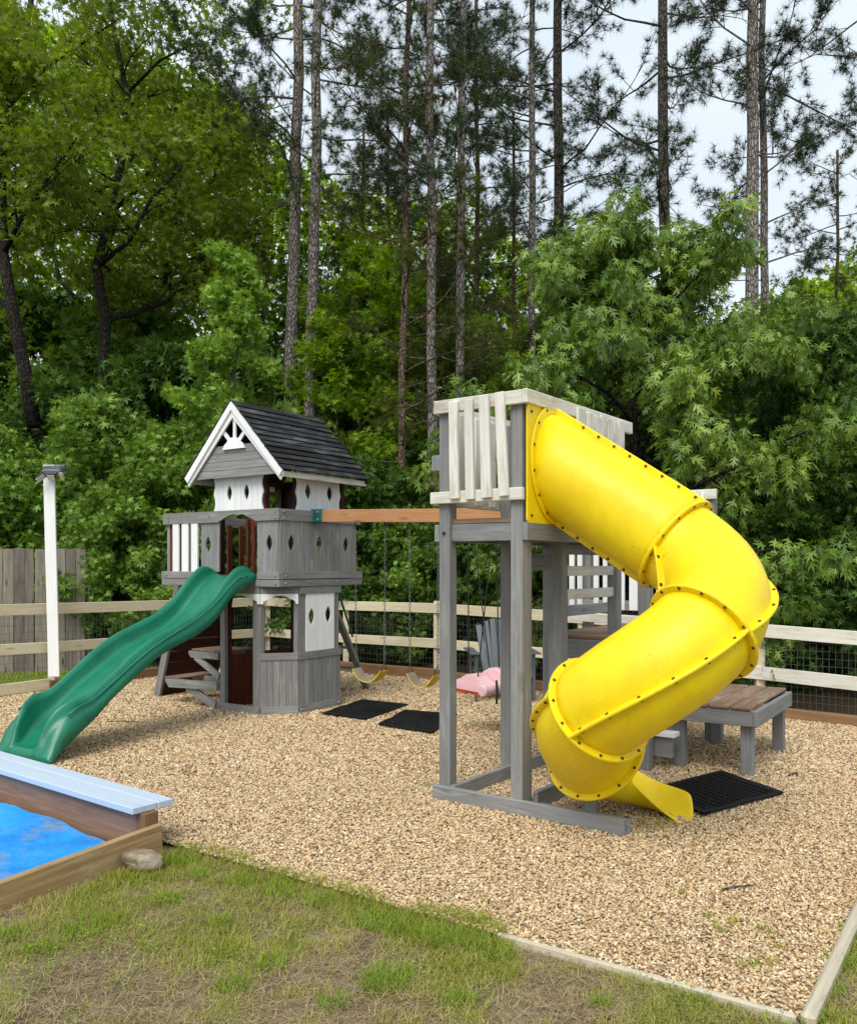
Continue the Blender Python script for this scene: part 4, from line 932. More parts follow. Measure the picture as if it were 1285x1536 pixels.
def stone():
    bm = bmesh.new(); bmesh.ops.create_icosphere(bm, subdivisions=4, radius=1)
    for v in bm.verts:
        p = v.co; k = 1 + .22 * mnoise.noise(p * 1.3 + Vector((3, 1, 2))) + .07 * mnoise.noise(p * 4); f = (abs(p.x)**3 + abs(p.y)**3 + abs(p.z)**3) ** (-1 / 3)
        v.co = Vector((p.x * f * k * .098, p.y * f * k * .065, p.z * f * k * .052))
    me = bpy.data.meshes.new('rock'); bm.to_mesh(me); bm.free(); me.materials.append(M['rock']); me.polygons.foreach_set('use_smooth', [True] * len(me.polygons))
    o = bpy.data.objects.new('rock', me); COL.objects.link(o); x, y = g_(211, 1304); o.location = (x, y + .05, .03); o.rotation_euler = (0, .05, R(-8)); tag(o, 'tan field stone lying in the grass against the sandbox corner', 'rock')
stone()
# ------------------------------------------------------------------ timber borders
def border(name, a, b, w, z0, z1, m, label, bev=.008):
    a, b = Vector(a), Vector(b); q = MB(); ln = (b - a).length; n = max(1, int(ln / 2.4)); 
    for i in range(n):
        p0, p1 = a.lerp(b, i / n), a.lerp(b, (i + 1) / n - .001); q.beam((p0.x, p0.y, (z0 + z1) / 2), (p1.x, p1.y, (z0 + z1) / 2), w, z1 - z0)
    o = q.build(name, M[m], None, bevel=bev); tag(o, label, 'border timber'); return o
border('border_timber', (.1, 11.98), (-2.8, 13.95), .09, -.03, .15, 'timber', 'brown landscape timber edging the gravel behind the swings')
border('border_timber', (.11, 11.97), (3.72, 9.0), .09, -.03, .13, 'timber', 'brown landscape timber edging the gravel behind the tower')
border('border_timber', (3.73, 8.99), (4.85, 8.02), .09, -.03, .10, 'timber', 'short brown landscape timber at the back right of the gravel')
border('border_timber', (-4.85, 10.94), (-2.86, 13.95), .09, -.03, .13, 'timber', 'brown landscape timber along the left side under the rail fence')
border('edging_board', (.30, 3.715), (1.30, 3.03), .028, -.03, .010, 'edging', 'thin pale edging board between the gravel and front grass', .006)
border('edging_board', (1.325, 3.0), (4.78, 8.02), .052, -.03, .028, 'edging', 'pale rounded edging timber along the right side of the gravel', .014)
# ------------------------------------------------------------------ rail fence
def rail_fence():
    rt = empty('rail_fence', (-2.66, 14.16, 0)); tag(rt, 'pale unpainted wooden rail fence with black wire mesh around the play area', 'fence')
    off = Vector((2.66, -14.16, 0))
    #          x, y, top of upper rail, top of lower rail
    K = [(-6.35, 8.74, 1.16, .70), (-4.83, 10.96, 1.115, .62), (-3.75, 12.55, 1.09, .60), (-2.66, 14.16, 1.07, .56), (-1.27, 13.18, 1.05, .545), (.118, 12.2, 1.06, .557), (1.9, 10.6, 1.02, .54), (3.55, 9.14, .975, .522), (4.75, 8.30, .915, .455), (6.6, 6.9, .9, .44)]
    for i, (x, y, a, b) in enumerate(K):
        MB().box(x - .045, x + .045, y + .02, y + .11, -.05, a + .03).build('post', M['cream'], rt, bevel=.005).location = off
    for i in range(len(K) - 1):
        x0, y0, a0, b0 = K[i]; x1, y1, a1, b1 = K[i + 1]; m = M['wornwhite'] if i >= 6 else M['cream']
        for h0, h1, w in ((a0, a1, .14), (b0, b1, .14 if i >= 6 else .135)):
            e = .0015 * i
            MB().beam((x0, y0 - e, h0 - w / 2), (x1, y1 - e, h1 - w / 2), .035, w).build('rail', m, rt, bevel=.004).location = off
        if i == 0 or i == -1:
            MB().beam((x0, y0 - .01, .075), (x1 - .0, y1 - .01, .085), .035, .14).build('rail', m, rt, bevel=.004).location = off
        # welded wire mesh
        a, b = Vector((x0, y0 + .03, 0)), Vector((x1, y1 + .03, 0)); ln = (b - a).length; q = MB(); nv = int(ln / .06)
        for j in range(nv):
            p = a.lerp(b, j / nv); q.beam(p, p + Vector((0, 0, a0 - .02)), .0032, .0032, (1, 0, 0))
        for j in range(13):
            z = .02 + j * (a0 - .05) / 12; q.beam(a + Vector((0, 0, z)), b + Vector((0, 0, z)), .0032, .0032)
        q.build('wire_mesh', M['wire'], rt).location = off
rail_fence()
def privacy():
    rt = empty('privacy_fence', (-6.2, 12.2, 0)); tag(rt, 'weathered grey-brown board privacy fence at the far left', 'fence'); q = MB()
    a, b = Vector((-8.6, 11.2)), Vector((-5.32, 13.3)); ln = (b - a).length; n = int(ln / .143); d = (b - a).normalized(); off = Vector((6.2, -12.2, 0))
    for i in range(n):
        p = a + d * (i + .5) * ln / n; h = 1.85 + random.uniform(-.015, .015); w = ln / n * random.uniform(.93, .985); q.beam((p.x + random.uniform(-.004, .004), p.y + random.uniform(-.006, .006), -.03), (p.x + random.uniform(-.01, .01), p.y, h), w, .02, (d.y, -d.x, 0))
    q.build('board_panel', M['privacy'], rt, bevel=.002).location = off
    for z in (.35, 1.0, 1.6): MB().beam((a.x - .02, a.y + .04, z), (b.x - .02, b.y + .04, z), .04, .09).build('back_rail', M['privacy'], rt).location = off
    MB().box(b.x - .05, b.x + .04, b.y + .08, b.y + .17, 0, 1.75).build('post', M['privacy'], rt).location = off
privacy()
def light_post():
    x, y = gx(81, 10.82), 10.82; rt = empty('light_post', (x, y, 0)); tag(rt, 'tall slim white board post carrying a grey solar flood light', 'light post')
    q = MB(); q.beam((.02, -.04, .20), (-.045, -.045, 2.86), .14, .03, (0, 1, 0)); q.build('pole', M['white'], rt, bevel=.004)
    q = MB(); q.box(-.04, .12, -.20, -.06, 2.73, 2.76); q.beam((.04, -.20, 2.76), (.04, -.03, 2.86), .235, .02); q.build('solar_panel', M['panelgrey'], rt, bevel=.006)
    q = MB(); q.box(-.07, .15, -.16, -.062, 2.76, 2.84); q.build('lamp_housing', M['panelgrey'], rt, bevel=.008)
    for sx, rz in ((-.085, .5), (.045, 0), (.165, -.5)):
        hd = MB(); c, s = math.cos(rz), math.sin(rz); hd.beam((sx - .05 * c, -.17 - .05 * s, 2.71 - .1 * rz), (sx + .05 * c, -.17 + .05 * s, 2.71 + .1 * rz * (1 if sx < 0 else -1) * .5), .03, .075, (0, -.5, 1)); h = hd.build('lamp_head', M['darkmetal'], rt, bevel=.006)
        ld = MB(); ld.beam((sx - .042 * c, -.178 - .042 * s, 2.695 - .1 * rz), (sx + .042 * c, -.178 + .042 * s, 2.695 + .1 * rz * (1 if sx < 0 else -1) * .5), .032, .055, (0, -.5, 1)); ld.build('lamp_lens', M['lens'], rt)
light_post()
# sticks on the gravel
def stick(px, py, ln, az, label, r=.008):
    x, y = g_(px, py); q = MB(); pts = [(-ln / 2, 0, 0), (-ln * .2, ln * .04, .004), (ln * .15, -ln * .03, .006), (ln / 2, ln * .03, .002)]
    q.tube(pts, [r, r * .9, r * .7, r * .4], 6); q.tube([pts[1], (ln * .0, ln * .16, .01)], [r * .5, r * .3], 5); o = q.build('stick', M['bark_dark'], None); o.location = (x, y, .012); o.rotation_euler = (0, 0, az); tag(o, label, 'stick')
stick(1190, 1164, .17, .75, 'short dark stick on the gravel right of the black mat'); stick(190, 1085, .42, -.1, 'thin branched twig on the gravel beside the green slide', .005)
stick(1110, 1335, .2, .3, 'dark curved twig on the gravel in the right foreground', .006); stick(600, 1106, .12, .2, 'small dark twig just in front of the black mats', .005)

# ------------------------------------------------------------------ grass
def value(x, y, s, o=0.0): return np.array([mnoise.noise(Vector((a * s + o, b * s, o))) for a, b in zip(x, y)])
BL_V = np.array([(-.5, 0, 0), (.5, 0, 0), (-.35, .12, .5), (.35, .12, .5), (0, .42, 1.0)], float); BL_T = np.array([(0, 1, 3), (0, 3, 2), (2, 3, 4)])
def blades(name, x, y, z, hgt, wid, lay, mat_, label, cat, rndv):
    n = len(x); az = RNG.uniform(0, 2 * np.pi, n); X = np.stack([np.cos(az), np.sin(az), np.zeros(n)], 1); F = np.stack([-np.sin(az), np.cos(az), np.zeros(n)], 1)
    U = unit(np.stack([np.zeros(n), np.zeros(n), 1 - lay], 1) + F * lay[:, None]); Y2 = unit(F - U * (F * U).sum(1, keepdims=True) - np.array([0, 0, .0]))
    W = (BL_V[None, :, 0, None] * X[:, None] * wid[:, None, None] + (BL_V[None, :, 1, None] * Y2[:, None] * np.where(lay > .8, -.1, 1)[:, None, None] + BL_V[None, :, 2, None] * U[:, None]) * hgt[:, None, None]) + np.stack([x, y, z], 1)[:, None]
    T_ = BL_T[None] + (np.arange(n) * 5)[:, None, None]
    o = np_mesh(name, W.reshape(-1, 3), T_.reshape(-1, 3), mat_, None, np.repeat(rndv, 5)); tag(o, label, cat, kind='stuff'); return o
SBX = Frame(-1.5, 4.77, -34.28)
def edge_dist(x, y):           # distance outside the front edging
    a = np.array(A0); b = np.array((-1.58, 5.0)); d = (b - a) / np.linalg.norm(b - a); nx = np.array([-d[1], d[0]]); v = (x - a[0]) * nx[0] + (y - a[1]) * nx[1]; return np.abs(v)
def fore_pts(n, zlo=2.75, zhi=5.3):
    y = RNG.uniform(zlo, zhi, n); x = RNG.uniform(-.56, .56, n) * y; ok = ~inpoly(x, y, GRAVEL); d_ = edge_dist(x, y); ok |= (d_ < .07 + .12 * np.array([mnoise.noise(Vector((a * 3, b * 3, 0))) for a, b in zip(x, y)])) & (x < .34) & (x > -1.5)
    lx = (x - SBX.o[0]) * SBX.u[0] + (y - SBX.o[1]) * SBX.u[1]; ly = (x - SBX.o[0]) * SBX.v[0] + (y - SBX.o[1]) * SBX.v[1]
    ok &= ~((lx < .02) & (ly > -1.8)); return x[ok], y[ok]
x, y = fore_pts(300000); v = value(x, y, 1.7, 3.1) + .6 * value(x, y, 6.0, 9.0); ed = edge_dist(x, y)
along = -.7 * (x - 1.31) / 2.9
pr = np.clip(.27 + 1.2 * v + .95 * np.exp(-ed / .22) * (x < .35) + .3 * (x > 1.4), .04, 1); k = RNG.random(len(x)) < pr * .8; x, y, v, ed = x[k], y[k], v[k], ed[k]
n = len(x); blades('grass', x, y, np.where(inpoly(x, y, GRAVEL), -.008, -.025), RNG.uniform(.018, .052, n) * (1 + .5 * np.clip(v, -.5, 1)) * (1 + .35 * np.exp(-ed / .2) * (x < .35) * 1.6), RNG.uniform(.0022, .0042, n), RNG.uniform(.15, .65, n), M['grass'], 'patchy green and yellowing grass in the foreground', 'grass', np.clip(.5 - .45 * v - .25 * np.exp(-ed / .3) * (x < .35) + RNG.normal(0, .22, n), 0, 1))
x, y = fore_pts(150000); v = value(x, y, 1.9, 7.7); k = (RNG.random(len(x)) < np.clip(.40 - .8 * v, .05, 1) * .75) & ~inpoly(x, y, GRAVEL); x, y = x[k], y[k]; n = len(x)
blades('dry_grass', x, y, RNG.uniform(-.022, -.005, n), RNG.uniform(.025, .10, n), RNG.uniform(.0012, .0028, n), RNG.uniform(.8, 1.0, n), M['straw'], 'dead straw lying over the foreground soil', 'dry grass', RNG.random(n))
# denser green tufts in the lawn, and weeds that come up through the gravel
def tufts(name, spots, mat_, label, hh, nn, rad, z0=-.02, wid=(.003, .006)):
    X_, Y_, H_, V_ = [], [], [], []
    for (px, py, s) in spots:
        cx_, cy_ = g_(px, py); m = int(nn * s); a = RNG.uniform(0, 2 * np.pi, m); r = rad * s * np.sqrt(RNG.random(m)); X_.append(cx_ + r * np.cos(a)); Y_.append(cy_ + r * np.sin(a)); H_.append(RNG.uniform(.6, 1.2, m) * hh * s ** .5); V_.append(RNG.uniform(0, .6, m))
    x, y, h, v = map(np.concatenate, (X_, Y_, H_, V_)); n = len(x)
    blades(name, x, y, np.full(n, z0), h, RNG.uniform(*wid, n), RNG.uniform(.1, .55, n), mat_, label, 'grass', v)
tufts('green_tufts', [(352, 1475, .8), (585, 1465, 1.2), (405, 1440, .8), (570, 1470, 1.), (120, 1395, 1.2), (170, 1375, .9), (300, 1310, .8), (270, 1290, 1.), (900, 1500, .5), (1240, 1480, .8), (500, 1500, .8), (690, 1495, .7), (640, 1400, 1.), (700, 1410, 1.), (740, 1425, 1.), (560, 1380, 1.), (480, 1350, 1.1), (420, 1335, 1), (360, 1320, 1), (600, 1390, 1), (660, 1408, 1), (330, 1380, .7), (250, 1350, 1), (1262, 1440, .9), (1275, 1400, .8), (1225, 1520, .7), (60, 1420, .9), (20, 1400, .9)], M['lawn_green'], 'bright green grass tufts in the patchy lawn', .06, 170, .085)
tufts('gravel_weeds', [(975, 1240, 1.1), (1000, 1238, .7), (1100, 1385, .4), (1075, 1395, .6), (1120, 1450, .5), (1145, 1448, .5), (1060, 1375, .4), (1150, 1400, .6), (1170, 1425, .4), (285, 1082, .4), (125, 1100, .4), (640, 1180, .5), (530, 1005, .5), (650, 1095, .4), (1020, 1340, .3), (680, 1342, .3), (95, 1050, .4)], M['grass'], 'sparse green weeds coming up through the gravel', .065, 55, .08, .0)
def flat_leaves(name, x, y, z, size, mat_, label, cat, tpl, tilt=.35):
    n = len(x); az = RNG.uniform(0, 2 * np.pi, n); Y = unit(np.stack([np.cos(az), np.sin(az), RNG.normal(0, tilt, n)], 1)); Nn = unit(np.stack([RNG.normal(0, tilt, n), RNG.normal(0, tilt, n), np.ones(n)], 1)); X = unit(np.cross(Y, Nn)); Z_ = np.cross(X, Y)
    V, T_ = scatter(tpl[0], tpl[1], np.stack([x, y, z], 1), X, Y, Z_, size); o = np_mesh(name, V, T_, mat_, None, np.repeat(RNG.random(n), len(tpl[0]))); tag(o, label, cat, kind='stuff')
OV = (np.array([(0, 0, 0), (.3, .45, .03), (0, 1, -.05), (-.3, .45, .03)], float), np.array([(0, 1, 2), (0, 2, 3)]))
x, y = fore_pts(60000); v = value(x, y, 4.5, 15.5); k = RNG.random(len(x)) < np.clip(v * 2.2 - .15, 0, .8); x, y = x[k], y[k]; n = len(x)
flat_leaves('lawn_weeds', x, y, RNG.uniform(-.015, .02, n), RNG.uniform(.006, .016, n), M['lawn_green'], 'small leafy weeds and clover spreading in the foreground lawn', 'weeds', OV)
n0 = 9000; y = RNG.uniform(3.0, 12, n0); x = RNG.uniform(-.55, .55, n0) * y; k = inpoly(x, y, GRAVEL) & (RNG.random(n0) < .25 + .75 * (value(x, y, .9, 2.2) > .05)); x, y = x[k], y[k]; n = len(x)
blades('pine_straw', x, y, RNG.uniform(.008, .014, n), RNG.uniform(.04, .11, n), RNG.uniform(.0016, .0028, n), RNG.uniform(.97, 1.0, n), M['pine_straw'], 'reddish-brown pine needles and bits scattered on the gravel', 'pine litter', RNG.random(n))
# back left lawn behind the rail fence
LB = [(-9.5, 8.7), (-6.3, 9.1), (-4.95, 11.2), (-3.2, 13.7), (-5.2, 13.6), (-9, 11.0)]
n0 = 90000; x = RNG.uniform(-9.5, -3, n0); y = RNG.uniform(8.7, 14, n0); k = inpoly(x, y, LB) & (x > -.56 * y); x, y = x[k], y[k]; n = len(x)
blades('back_lawn_grass', x, y, np.full(n, -.03), RNG.uniform(.04, .09, n), RNG.uniform(.005, .010, n), RNG.uniform(.1, .5, n), M['lawn_green'], 'green lawn between the rail fence and the privacy fence', 'grass', RNG.random(n))

# ------------------------------------------------------------------ trees
# leaf templates: x across, y along, z normal
def lobes(spec, droop=.15):
    V, Tt = [], []
    for (bx, by, tx, ty, w) in spec:
        d = np.array([tx - bx, ty - by]); p = np.array([-d[1], d[0]]) / np.linalg.norm(d) * w; i = len(V); mid = np.array([bx, by]) + d * .45
        for q in ((bx, by), mid + p, (tx, ty), mid - p): q = np.array(q); V.append((q[0], q[1], -droop * (q[0]**2 + q[1]**2)))
        Tt += [(i, i + 3, i + 2), (i, i + 2, i + 1)]
    return np.array(V, float), np.array(Tt)
STAR = lobes([(0, 0, 0, 1, .17), (0, .05, .62, .72, .13), (0, .05, -.62, .72, .13), (0, .05, .7, .05, .11), (0, .05, -.7, .05, .11)], .25)
OAKL = lobes([(0, 0, 0, 1.15, .12), (0, .25, .42, .62, .075), (0, .25, -.42, .62, .075), (0, .55, .34, .95, .06), (0, .55, -.34, .95, .06)], .22)
OVAL = (np.array([(0, 0, 0), (.28, .4, -.03), (0, 1, -.12), (-.28, .4, -.03)], float), np.array([(0, 1, 2), (0, 2, 3)]))
RAG = lobes([(0, -.3, 0, .6, .2), (-.3, -.1, .5, .35, .14), (.25, -.3, -.45, .3, .12)], .1)
def leaves(P_, D_, size, tpl, up=.6, spread=.8, sizevar=.35):
    """leaves at P_, blades pointing roughly along D_, faces turned towards the sky"""
    n = len(P_); Y = unit(D_ + RNG.normal(0, spread, (n, 3))); Nn = unit(np.array([0, 0, up]) + RNG.normal(0, .5, (n, 3))); X = unit(np.cross(Y, Nn)); Z_ = np.cross(X, Y)
    return scatter(tpl[0], tpl[1], P_, X, Y, Z_, size * RNG.uniform(1 - sizevar, 1 + sizevar, n))
def limb(q, a, d, ln, r, depth, ends, bend=.25, up=.1, n=5, kids=(2, 4)):
    pts = [Vector(a)]; d = Vector(d).normalized(); rad = [r]
    for i in range(n):
        d = (d + Vector([random.gauss(0, bend) for _ in range(3)]) * .5 + Vector((0, 0, up)) * .3).normalized(); pts.append(pts[-1] + d * (ln / n)); rad.append(r * (1 - .75 * (i + 1) / n))
    q.tube(pts, rad, 6 if r > .03 else 4)
    if depth == 0:
        for t in (.35, .6, .8, 1.0): k = t * n; i = min(n - 1, int(k)); ends.append((pts[i].lerp(pts[i + 1], k - i), d.copy()))
        return
    for j in range(random.randint(*kids) + 1):
        t = random.uniform(.3, 1.0); k = t * n; i = min(n - 1, int(k)); base = pts[i].lerp(pts[i + 1], k - i); nd = (d * .8 + Vector([random.gauss(0, .75) for _ in range(3)])).normalized()
        limb(q, base, nd, ln * random.uniform(.45, .65), rad[i] * .6, depth - 1, ends, bend, up, 4, kids)
    ends.append((pts[-1], d.copy()))
def leafcloud(ends, per, rad, size, tpl, droop=0., flat=.75, up=.6):
    C = np.array([tuple(e[0]) for e in ends]); D = np.array([tuple(e[1]) for e in ends]); n = len(C); idx = np.repeat(np.arange(n), per); m = len(idx)
    off = RNG.normal(0, 1, (m, 3)); off = unit(off) * (RNG.random((m, 1)) ** .5) * rad; off[:, 2] *= flat
    P_ = C[idx] + off; dd = unit(off) * .8 + D[idx] * .3; dd[:, 2] -= droop
    V, T_ = leaves(P_, dd, size, tpl, up); cl = RNG.uniform(0, .45, n)[idx]; r = np.clip(cl + RNG.uniform(0, .55, m), 0, 1); return V, T_, np.repeat(r, len(tpl[0]))
def broadleaf(name, label, loc, H, base, R_, trunk_r, bark, leafm, tpl, size, nlimb=14, per=26, clr=.34, depth=2, droop=0., lean=(0, 0), shape='round', group=None, cat='tree', kids=(2, 3), rz=0., up=.6, trunk=True):
    rt = empty(name, (loc[0], loc[1], -.05), rz); tag(rt, label, cat, group); q = MB(); n = 8; pts = []; ends = []
    for i in range(n + 1):
        t = i / n; pts.append(Vector((lean[0] * t * t + random.gauss(0, .04) * H * .1 * (t > 0), lean[1] * t + random.gauss(0, .04) * H * .1 * (t > 0), H * .93 * t)))
    if trunk: q.tube(pts, [trunk_r * (1.25 if i == 0 else 1) * (1 - .8 * (i / n)) for i in range(n + 1)], 10)
    for i in range(nlimb):
        t = base + (1 - base) * ((i + .5) / nlimb) ** .9; k = t * n; j = min(n - 1, int(k)); c = pts[j].lerp(pts[j + 1], k - j); az = i * 2.4 + random.uniform(-.4, .4); u = (t - base) / (1 - base)
        w = {'round': math.sqrt(max(.05, 1 - (1.7 * u - .75) ** 2)), 'cone': 1.05 - .85 * u, 'dome': math.sqrt(max(.04, 1 - u ** 2.2)), 'vase': .35 + .65 * math.sin(min(1, u * 1.4) * 1.57) * (1 - .5 * max(0, u - .7))}[shape]
        el = (.15 + .75 * u) if droop == 0 else (.1 + .5 * u); limb(q, c, (math.cos(az), math.sin(az), el), R_ * w * random.uniform(.7, 1.05), trunk_r * .38 * (1 - .6 * u), depth - 1, ends, .3, .08, 5, kids)
    q.build('trunk', bark, rt, smooth=True)
    V, T_, r = leafcloud(ends, per, clr, size, tpl, droop, up=up); np_mesh('crown', V, T_, leafm, rt, r)
    return rt, len(T_)
tot = 0
# ---- pines
def pine_mesh(seed, H, h0, h1, blen, tr, nb, dens=1.0, bark='bark', needle='needle', tuft=.19, dead=6, sub=(6, 9), nn=24):
    random.seed(seed); q = MB(); n = 14; pts = [Vector((random.gauss(0, .02) * (i > 0), random.gauss(0, .02) * (i > 0), H * i / n)) for i in range(n + 1)]
    q.tube(pts, [tr * (1.12 if i == 0 else 1) * (1 - .55 * i / n) for i in range(n + 1)], 12); br = q; tf = []
    for i in range(nb):
        u = (i + random.random()) / nb; z = h0 + (h1 - h0) * u; az = random.uniform(0, 6.283); ln = blen * (1 - .55 * max(0, u - .3)) * random.uniform(.6, 1.1); d = Vector((math.cos(az), math.sin(az), random.uniform(-.05, .35))).normalized()
        p = [Vector((0, 0, z))]; 
        for k in range(6): d = (d + Vector([random.gauss(0, .13) for _ in range(3)]) + Vector((0, 0, .035))).normalized(); p.append(p[-1] + d * ln / 6)
        r = .008 + .0065 * ln; br.tube(p, [r * (1 - .8 * k / 6) for k in range(7)], 5)
        for s in range(random.randint(*sub)):
            t = random.uniform(.3, .98) * 6; k = min(5, int(t)); b = p[k].lerp(p[k + 1], t - k); dd = (d * .7 + Vector([random.gauss(0, .6) for _ in range(3)]) + Vector((0, 0, .15))).normalized(); l2 = ln * random.uniform(.15, .38); e = b + dd * l2 * .5; e2 = e + (dd + Vector((0, 0, .25))).normalized() * l2 * .5
            br.tube([b, e, e2], [r * .35, r * .25, .004], 4); m = max(3, int(l2 / .095 * dens))
            for w in range(m): f = .3 + .7 * (w + 1) / m; c = b.lerp(e, f * 2) if f < .5 else e.lerp(e2, (f - .5) * 2); tf.append((c + Vector([random.gauss(0, .05) for _ in range(3)]), (e2 - b).normalized()))
        tf.append((p[-1], d))
    for i in range(dead):
        z = random.uniform(h0 * .35, h0); az = random.uniform(0, 6.283); l = random.uniform(.3, .9); d = Vector((math.cos(az), math.sin(az), random.uniform(-.1, .3))); br.tube([Vector((0, 0, z)), Vector((0, 0, z)) + d * l * .5, Vector((0, 0, z)) + d * l + Vector((0, 0, random.uniform(-.1, .1)))], [.014, .01, .004], 4)
    C = np.array([tuple(t[0]) for t in tf]); D = np.array([tuple(t[1]) for t in tf]); idx = np.repeat(np.arange(len(C)), nn); m = len(idx)
    dr = unit(D[idx] * .55 + RNG.normal(0, .75, (m, 3))); sd = unit(np.cross(dr, RNG.normal(0, 1, (m, 3)))); L_ = tuft * RNG.uniform(.75, 1.2, (m, 1)); w = .0048 + 0 * L_
    b = C[idx]; V = np.stack([b - sd * w, b + sd * w, b + dr * L_ + np.array([0, 0, -.01])], 1).reshape(-1, 3); T_ = np.arange(3 * m).reshape(-1, 3)
    return q, br, V, T_, np.repeat(np.clip(RNG.uniform(0, .5, len(C))[idx] + RNG.uniform(0, .5, m), 0, 1), 3), M[bark], M[needle]
PM = {}
def pine(key, args, px, Z, pxtop, label, sc=1.0, rz=0., trw=1.0, name='pine_tree'):
    x0 = gx(px, Z); x1 = gx(pxtop, Z); Ht = zh(0, Z); tilt = math.atan2(x1 - x0, Ht - zh(600, Z))
    x0 = x0 - math.tan(tilt) * zh(600, Z)
    if key not in PM:
        q, br, V, T_, r, bk, nd = pine_mesh(**args); rt = empty(name); q.build('trunk', bk, rt, smooth=True); np_mesh('needles', V, T_, nd, rt, r); PM[key] = rt; o = rt
    else: o = copy_tree(PM[key])
    o.location = (x0, Z, -.05); o.rotation_euler = (0, tilt, rz); o.scale = (sc * trw, sc * trw, sc)
    tag(o, label, 'pine tree', 'pines standing behind the play area'); return o
tall = dict(seed=11, H=22, h0=9.3, h1=21.5, blen=3.0, tr=.165, nb=28, dens=1.2, dead=8, nn=26)
twin = dict(seed=18, H=22, h0=10.0, h1=21.5, blen=2.8, tr=.15, nb=27, dens=1.2, dead=9, nn=26)
tallb = dict(seed=12, H=22, h0=9.2, h1=21.5, blen=3.0, tr=.155, nb=27, dens=1.2, dead=10, bark='bark_dark', nn=26)
slim = dict(seed=13, H=20, h0=7.0, h1=19.5, blen=2.4, tr=.105, nb=28, dens=1.2, dead=14, bark='bark', nn=24)
bushy = dict(seed=14, H=15, h0=3.2, h1=14.8, blen=2.6, tr=.085, nb=54, dens=1.0, bark='bark_red', needle='needle_brown', tuft=.17, dead=22, sub=(7, 10), nn=26)
pine('tall', tall, 436, 19, 448, 'thick light grey pine trunk rising directly behind the playhouse roof', rz=.5)
pine('twin', twin, 470, 18.6, 487, 'dark leaning pine trunk just right of the thick light grey one', rz=1.1)
pine('slim', slim, 798, 19.5, 796, 'slim grey pine left of the tall dark pine in the centre right sky', rz=.3)
pine('tallb', tallb, 843, 20, 848, 'dark straight pine rising behind the left shoulder of the drooping oak', rz=4.0)
pine('tallb', tallb, 1002, 18, 1005, 'dark pine trunk rising from behind the top of the drooping oak', rz=2.4, sc=.96)
pine('tall', tall, 1120, 17.8, 1114, 'thick grey-brown pine right of the drooping oak', rz=3.6, sc=.97)
pine('slim', slim, 1153, 18.6, 1158, 'slim dark pine close behind the thick pine on the right', rz=2.0)
pine('slim', slim, 655, 16.2, 664, 'slim pine trunk seen left of the tower railing', rz=4.4)
pine('slim', slim, 692, 16.5, 698, 'slender shaded pine trunk behind the tower railing', rz=5.2, sc=1.0, trw=.95)
pine('tall', tall, 1345, 16, 1350, 'pine reaching its branches in from the right edge of the view', rz=1.9, sc=.9)
pine('bushy', bushy, 604, 16, 612, 'reddish-trunked pine with dead twigs in the middle of the woods')
pine('bushy', bushy, 590, 24, 596, 'bushy dark pine behind the reddish-trunked one', rz=2.2)
pine('bushy', bushy, 545, 26, 545, 'bushy brown-green pine between the leaning trunk and the reddish one', rz=1.2)
pine('bushy', bushy, 715, 20, 715, 'bushy dark pine among the slim trunks behind the tower', rz=3.2)
pine('bushy', bushy, 768, 21, 766, 'thin bushy pine left of the slim grey trunk', rz=4.2, sc=.85)
pine('bushy', bushy, 1255, 22, 1255, 'dark bushy pine at the right behind the leafy trees', rz=5.0, sc=.82)
pine('bushy', bushy, 395, 24, 400, 'bushy pine far left of the thick trunk behind the sweetgum', rz=.7, sc=1.0)
random.seed(21)
for i, (px, Z, hh, lb) in enumerate(((555, 20.5, 8.8, 'sunlit yellow-green young tree deep in the woods left of the reddish pine'), (668, 19.5, 8.2, 'sunlit yellow-green tree deep in the woods above the tower railing'), (620, 22, 9.0, 'sunlit young tree deep in the woods behind the slim pine trunks'), (505, 19, 7.0, 'sunlit young tree deep in the woods right of the leaning pine'))):
    if i == 0: SUN_T = broadleaf('young_tree', lb, (gx(px, Z), Z), 9.5, .15, 2.4, .07, M['bark'], M['leaf_far'], STAR, .15, 26, 20, .36, 2, 0., kids=(3, 4), shape='dome', group='sunlit young trees deep in the woods')[0]
    else: o = copy_tree(SUN_T); o.location = (gx(px, Z), Z, -.05); o.rotation_euler = (0, 0, i * 1.3); o.scale = (hh / 9.5,) * 3; tag(o, lb)
# ---- the drooping red oak at the centre right
random.seed(77); RNG = np.random.default_rng(77)
broadleaf('oak_tree', 'large oak with drooping bright leaves behind the tower and yellow slide', (gx(962, 11.3), 11.6), 6.35, .16, 2.4, .13, M['bark_oak'], M['leaf_red_oak'], OAKL, .14, 42, 34, .24, 2, 1.5, kids=(3, 4), shape='dome', up=.5)
broadleaf('oak_tree', 'dark green oak with drooping leaves at the right edge of the view', (gx(1275, 11.5), 12.0), 5.2, .2, 1.75, .09, M['bark_oak'], M['leaf_dark'], OAKL, .14, 24, 26, .24, 2, 1.3, kids=(3, 4), shape='dome', up=.5)
# ---- light green sweetgum
broadleaf('sweetgum_tree', 'light green young sweetgum rising left of the playhouse roof', (gx(350, 15), 15.2), 7.4, .12, 1.75, .055, M['bark'], M['leaf_gum'], STAR, .085, 34, 28, .22, 2, .2, kids=(3, 4), shape='cone')
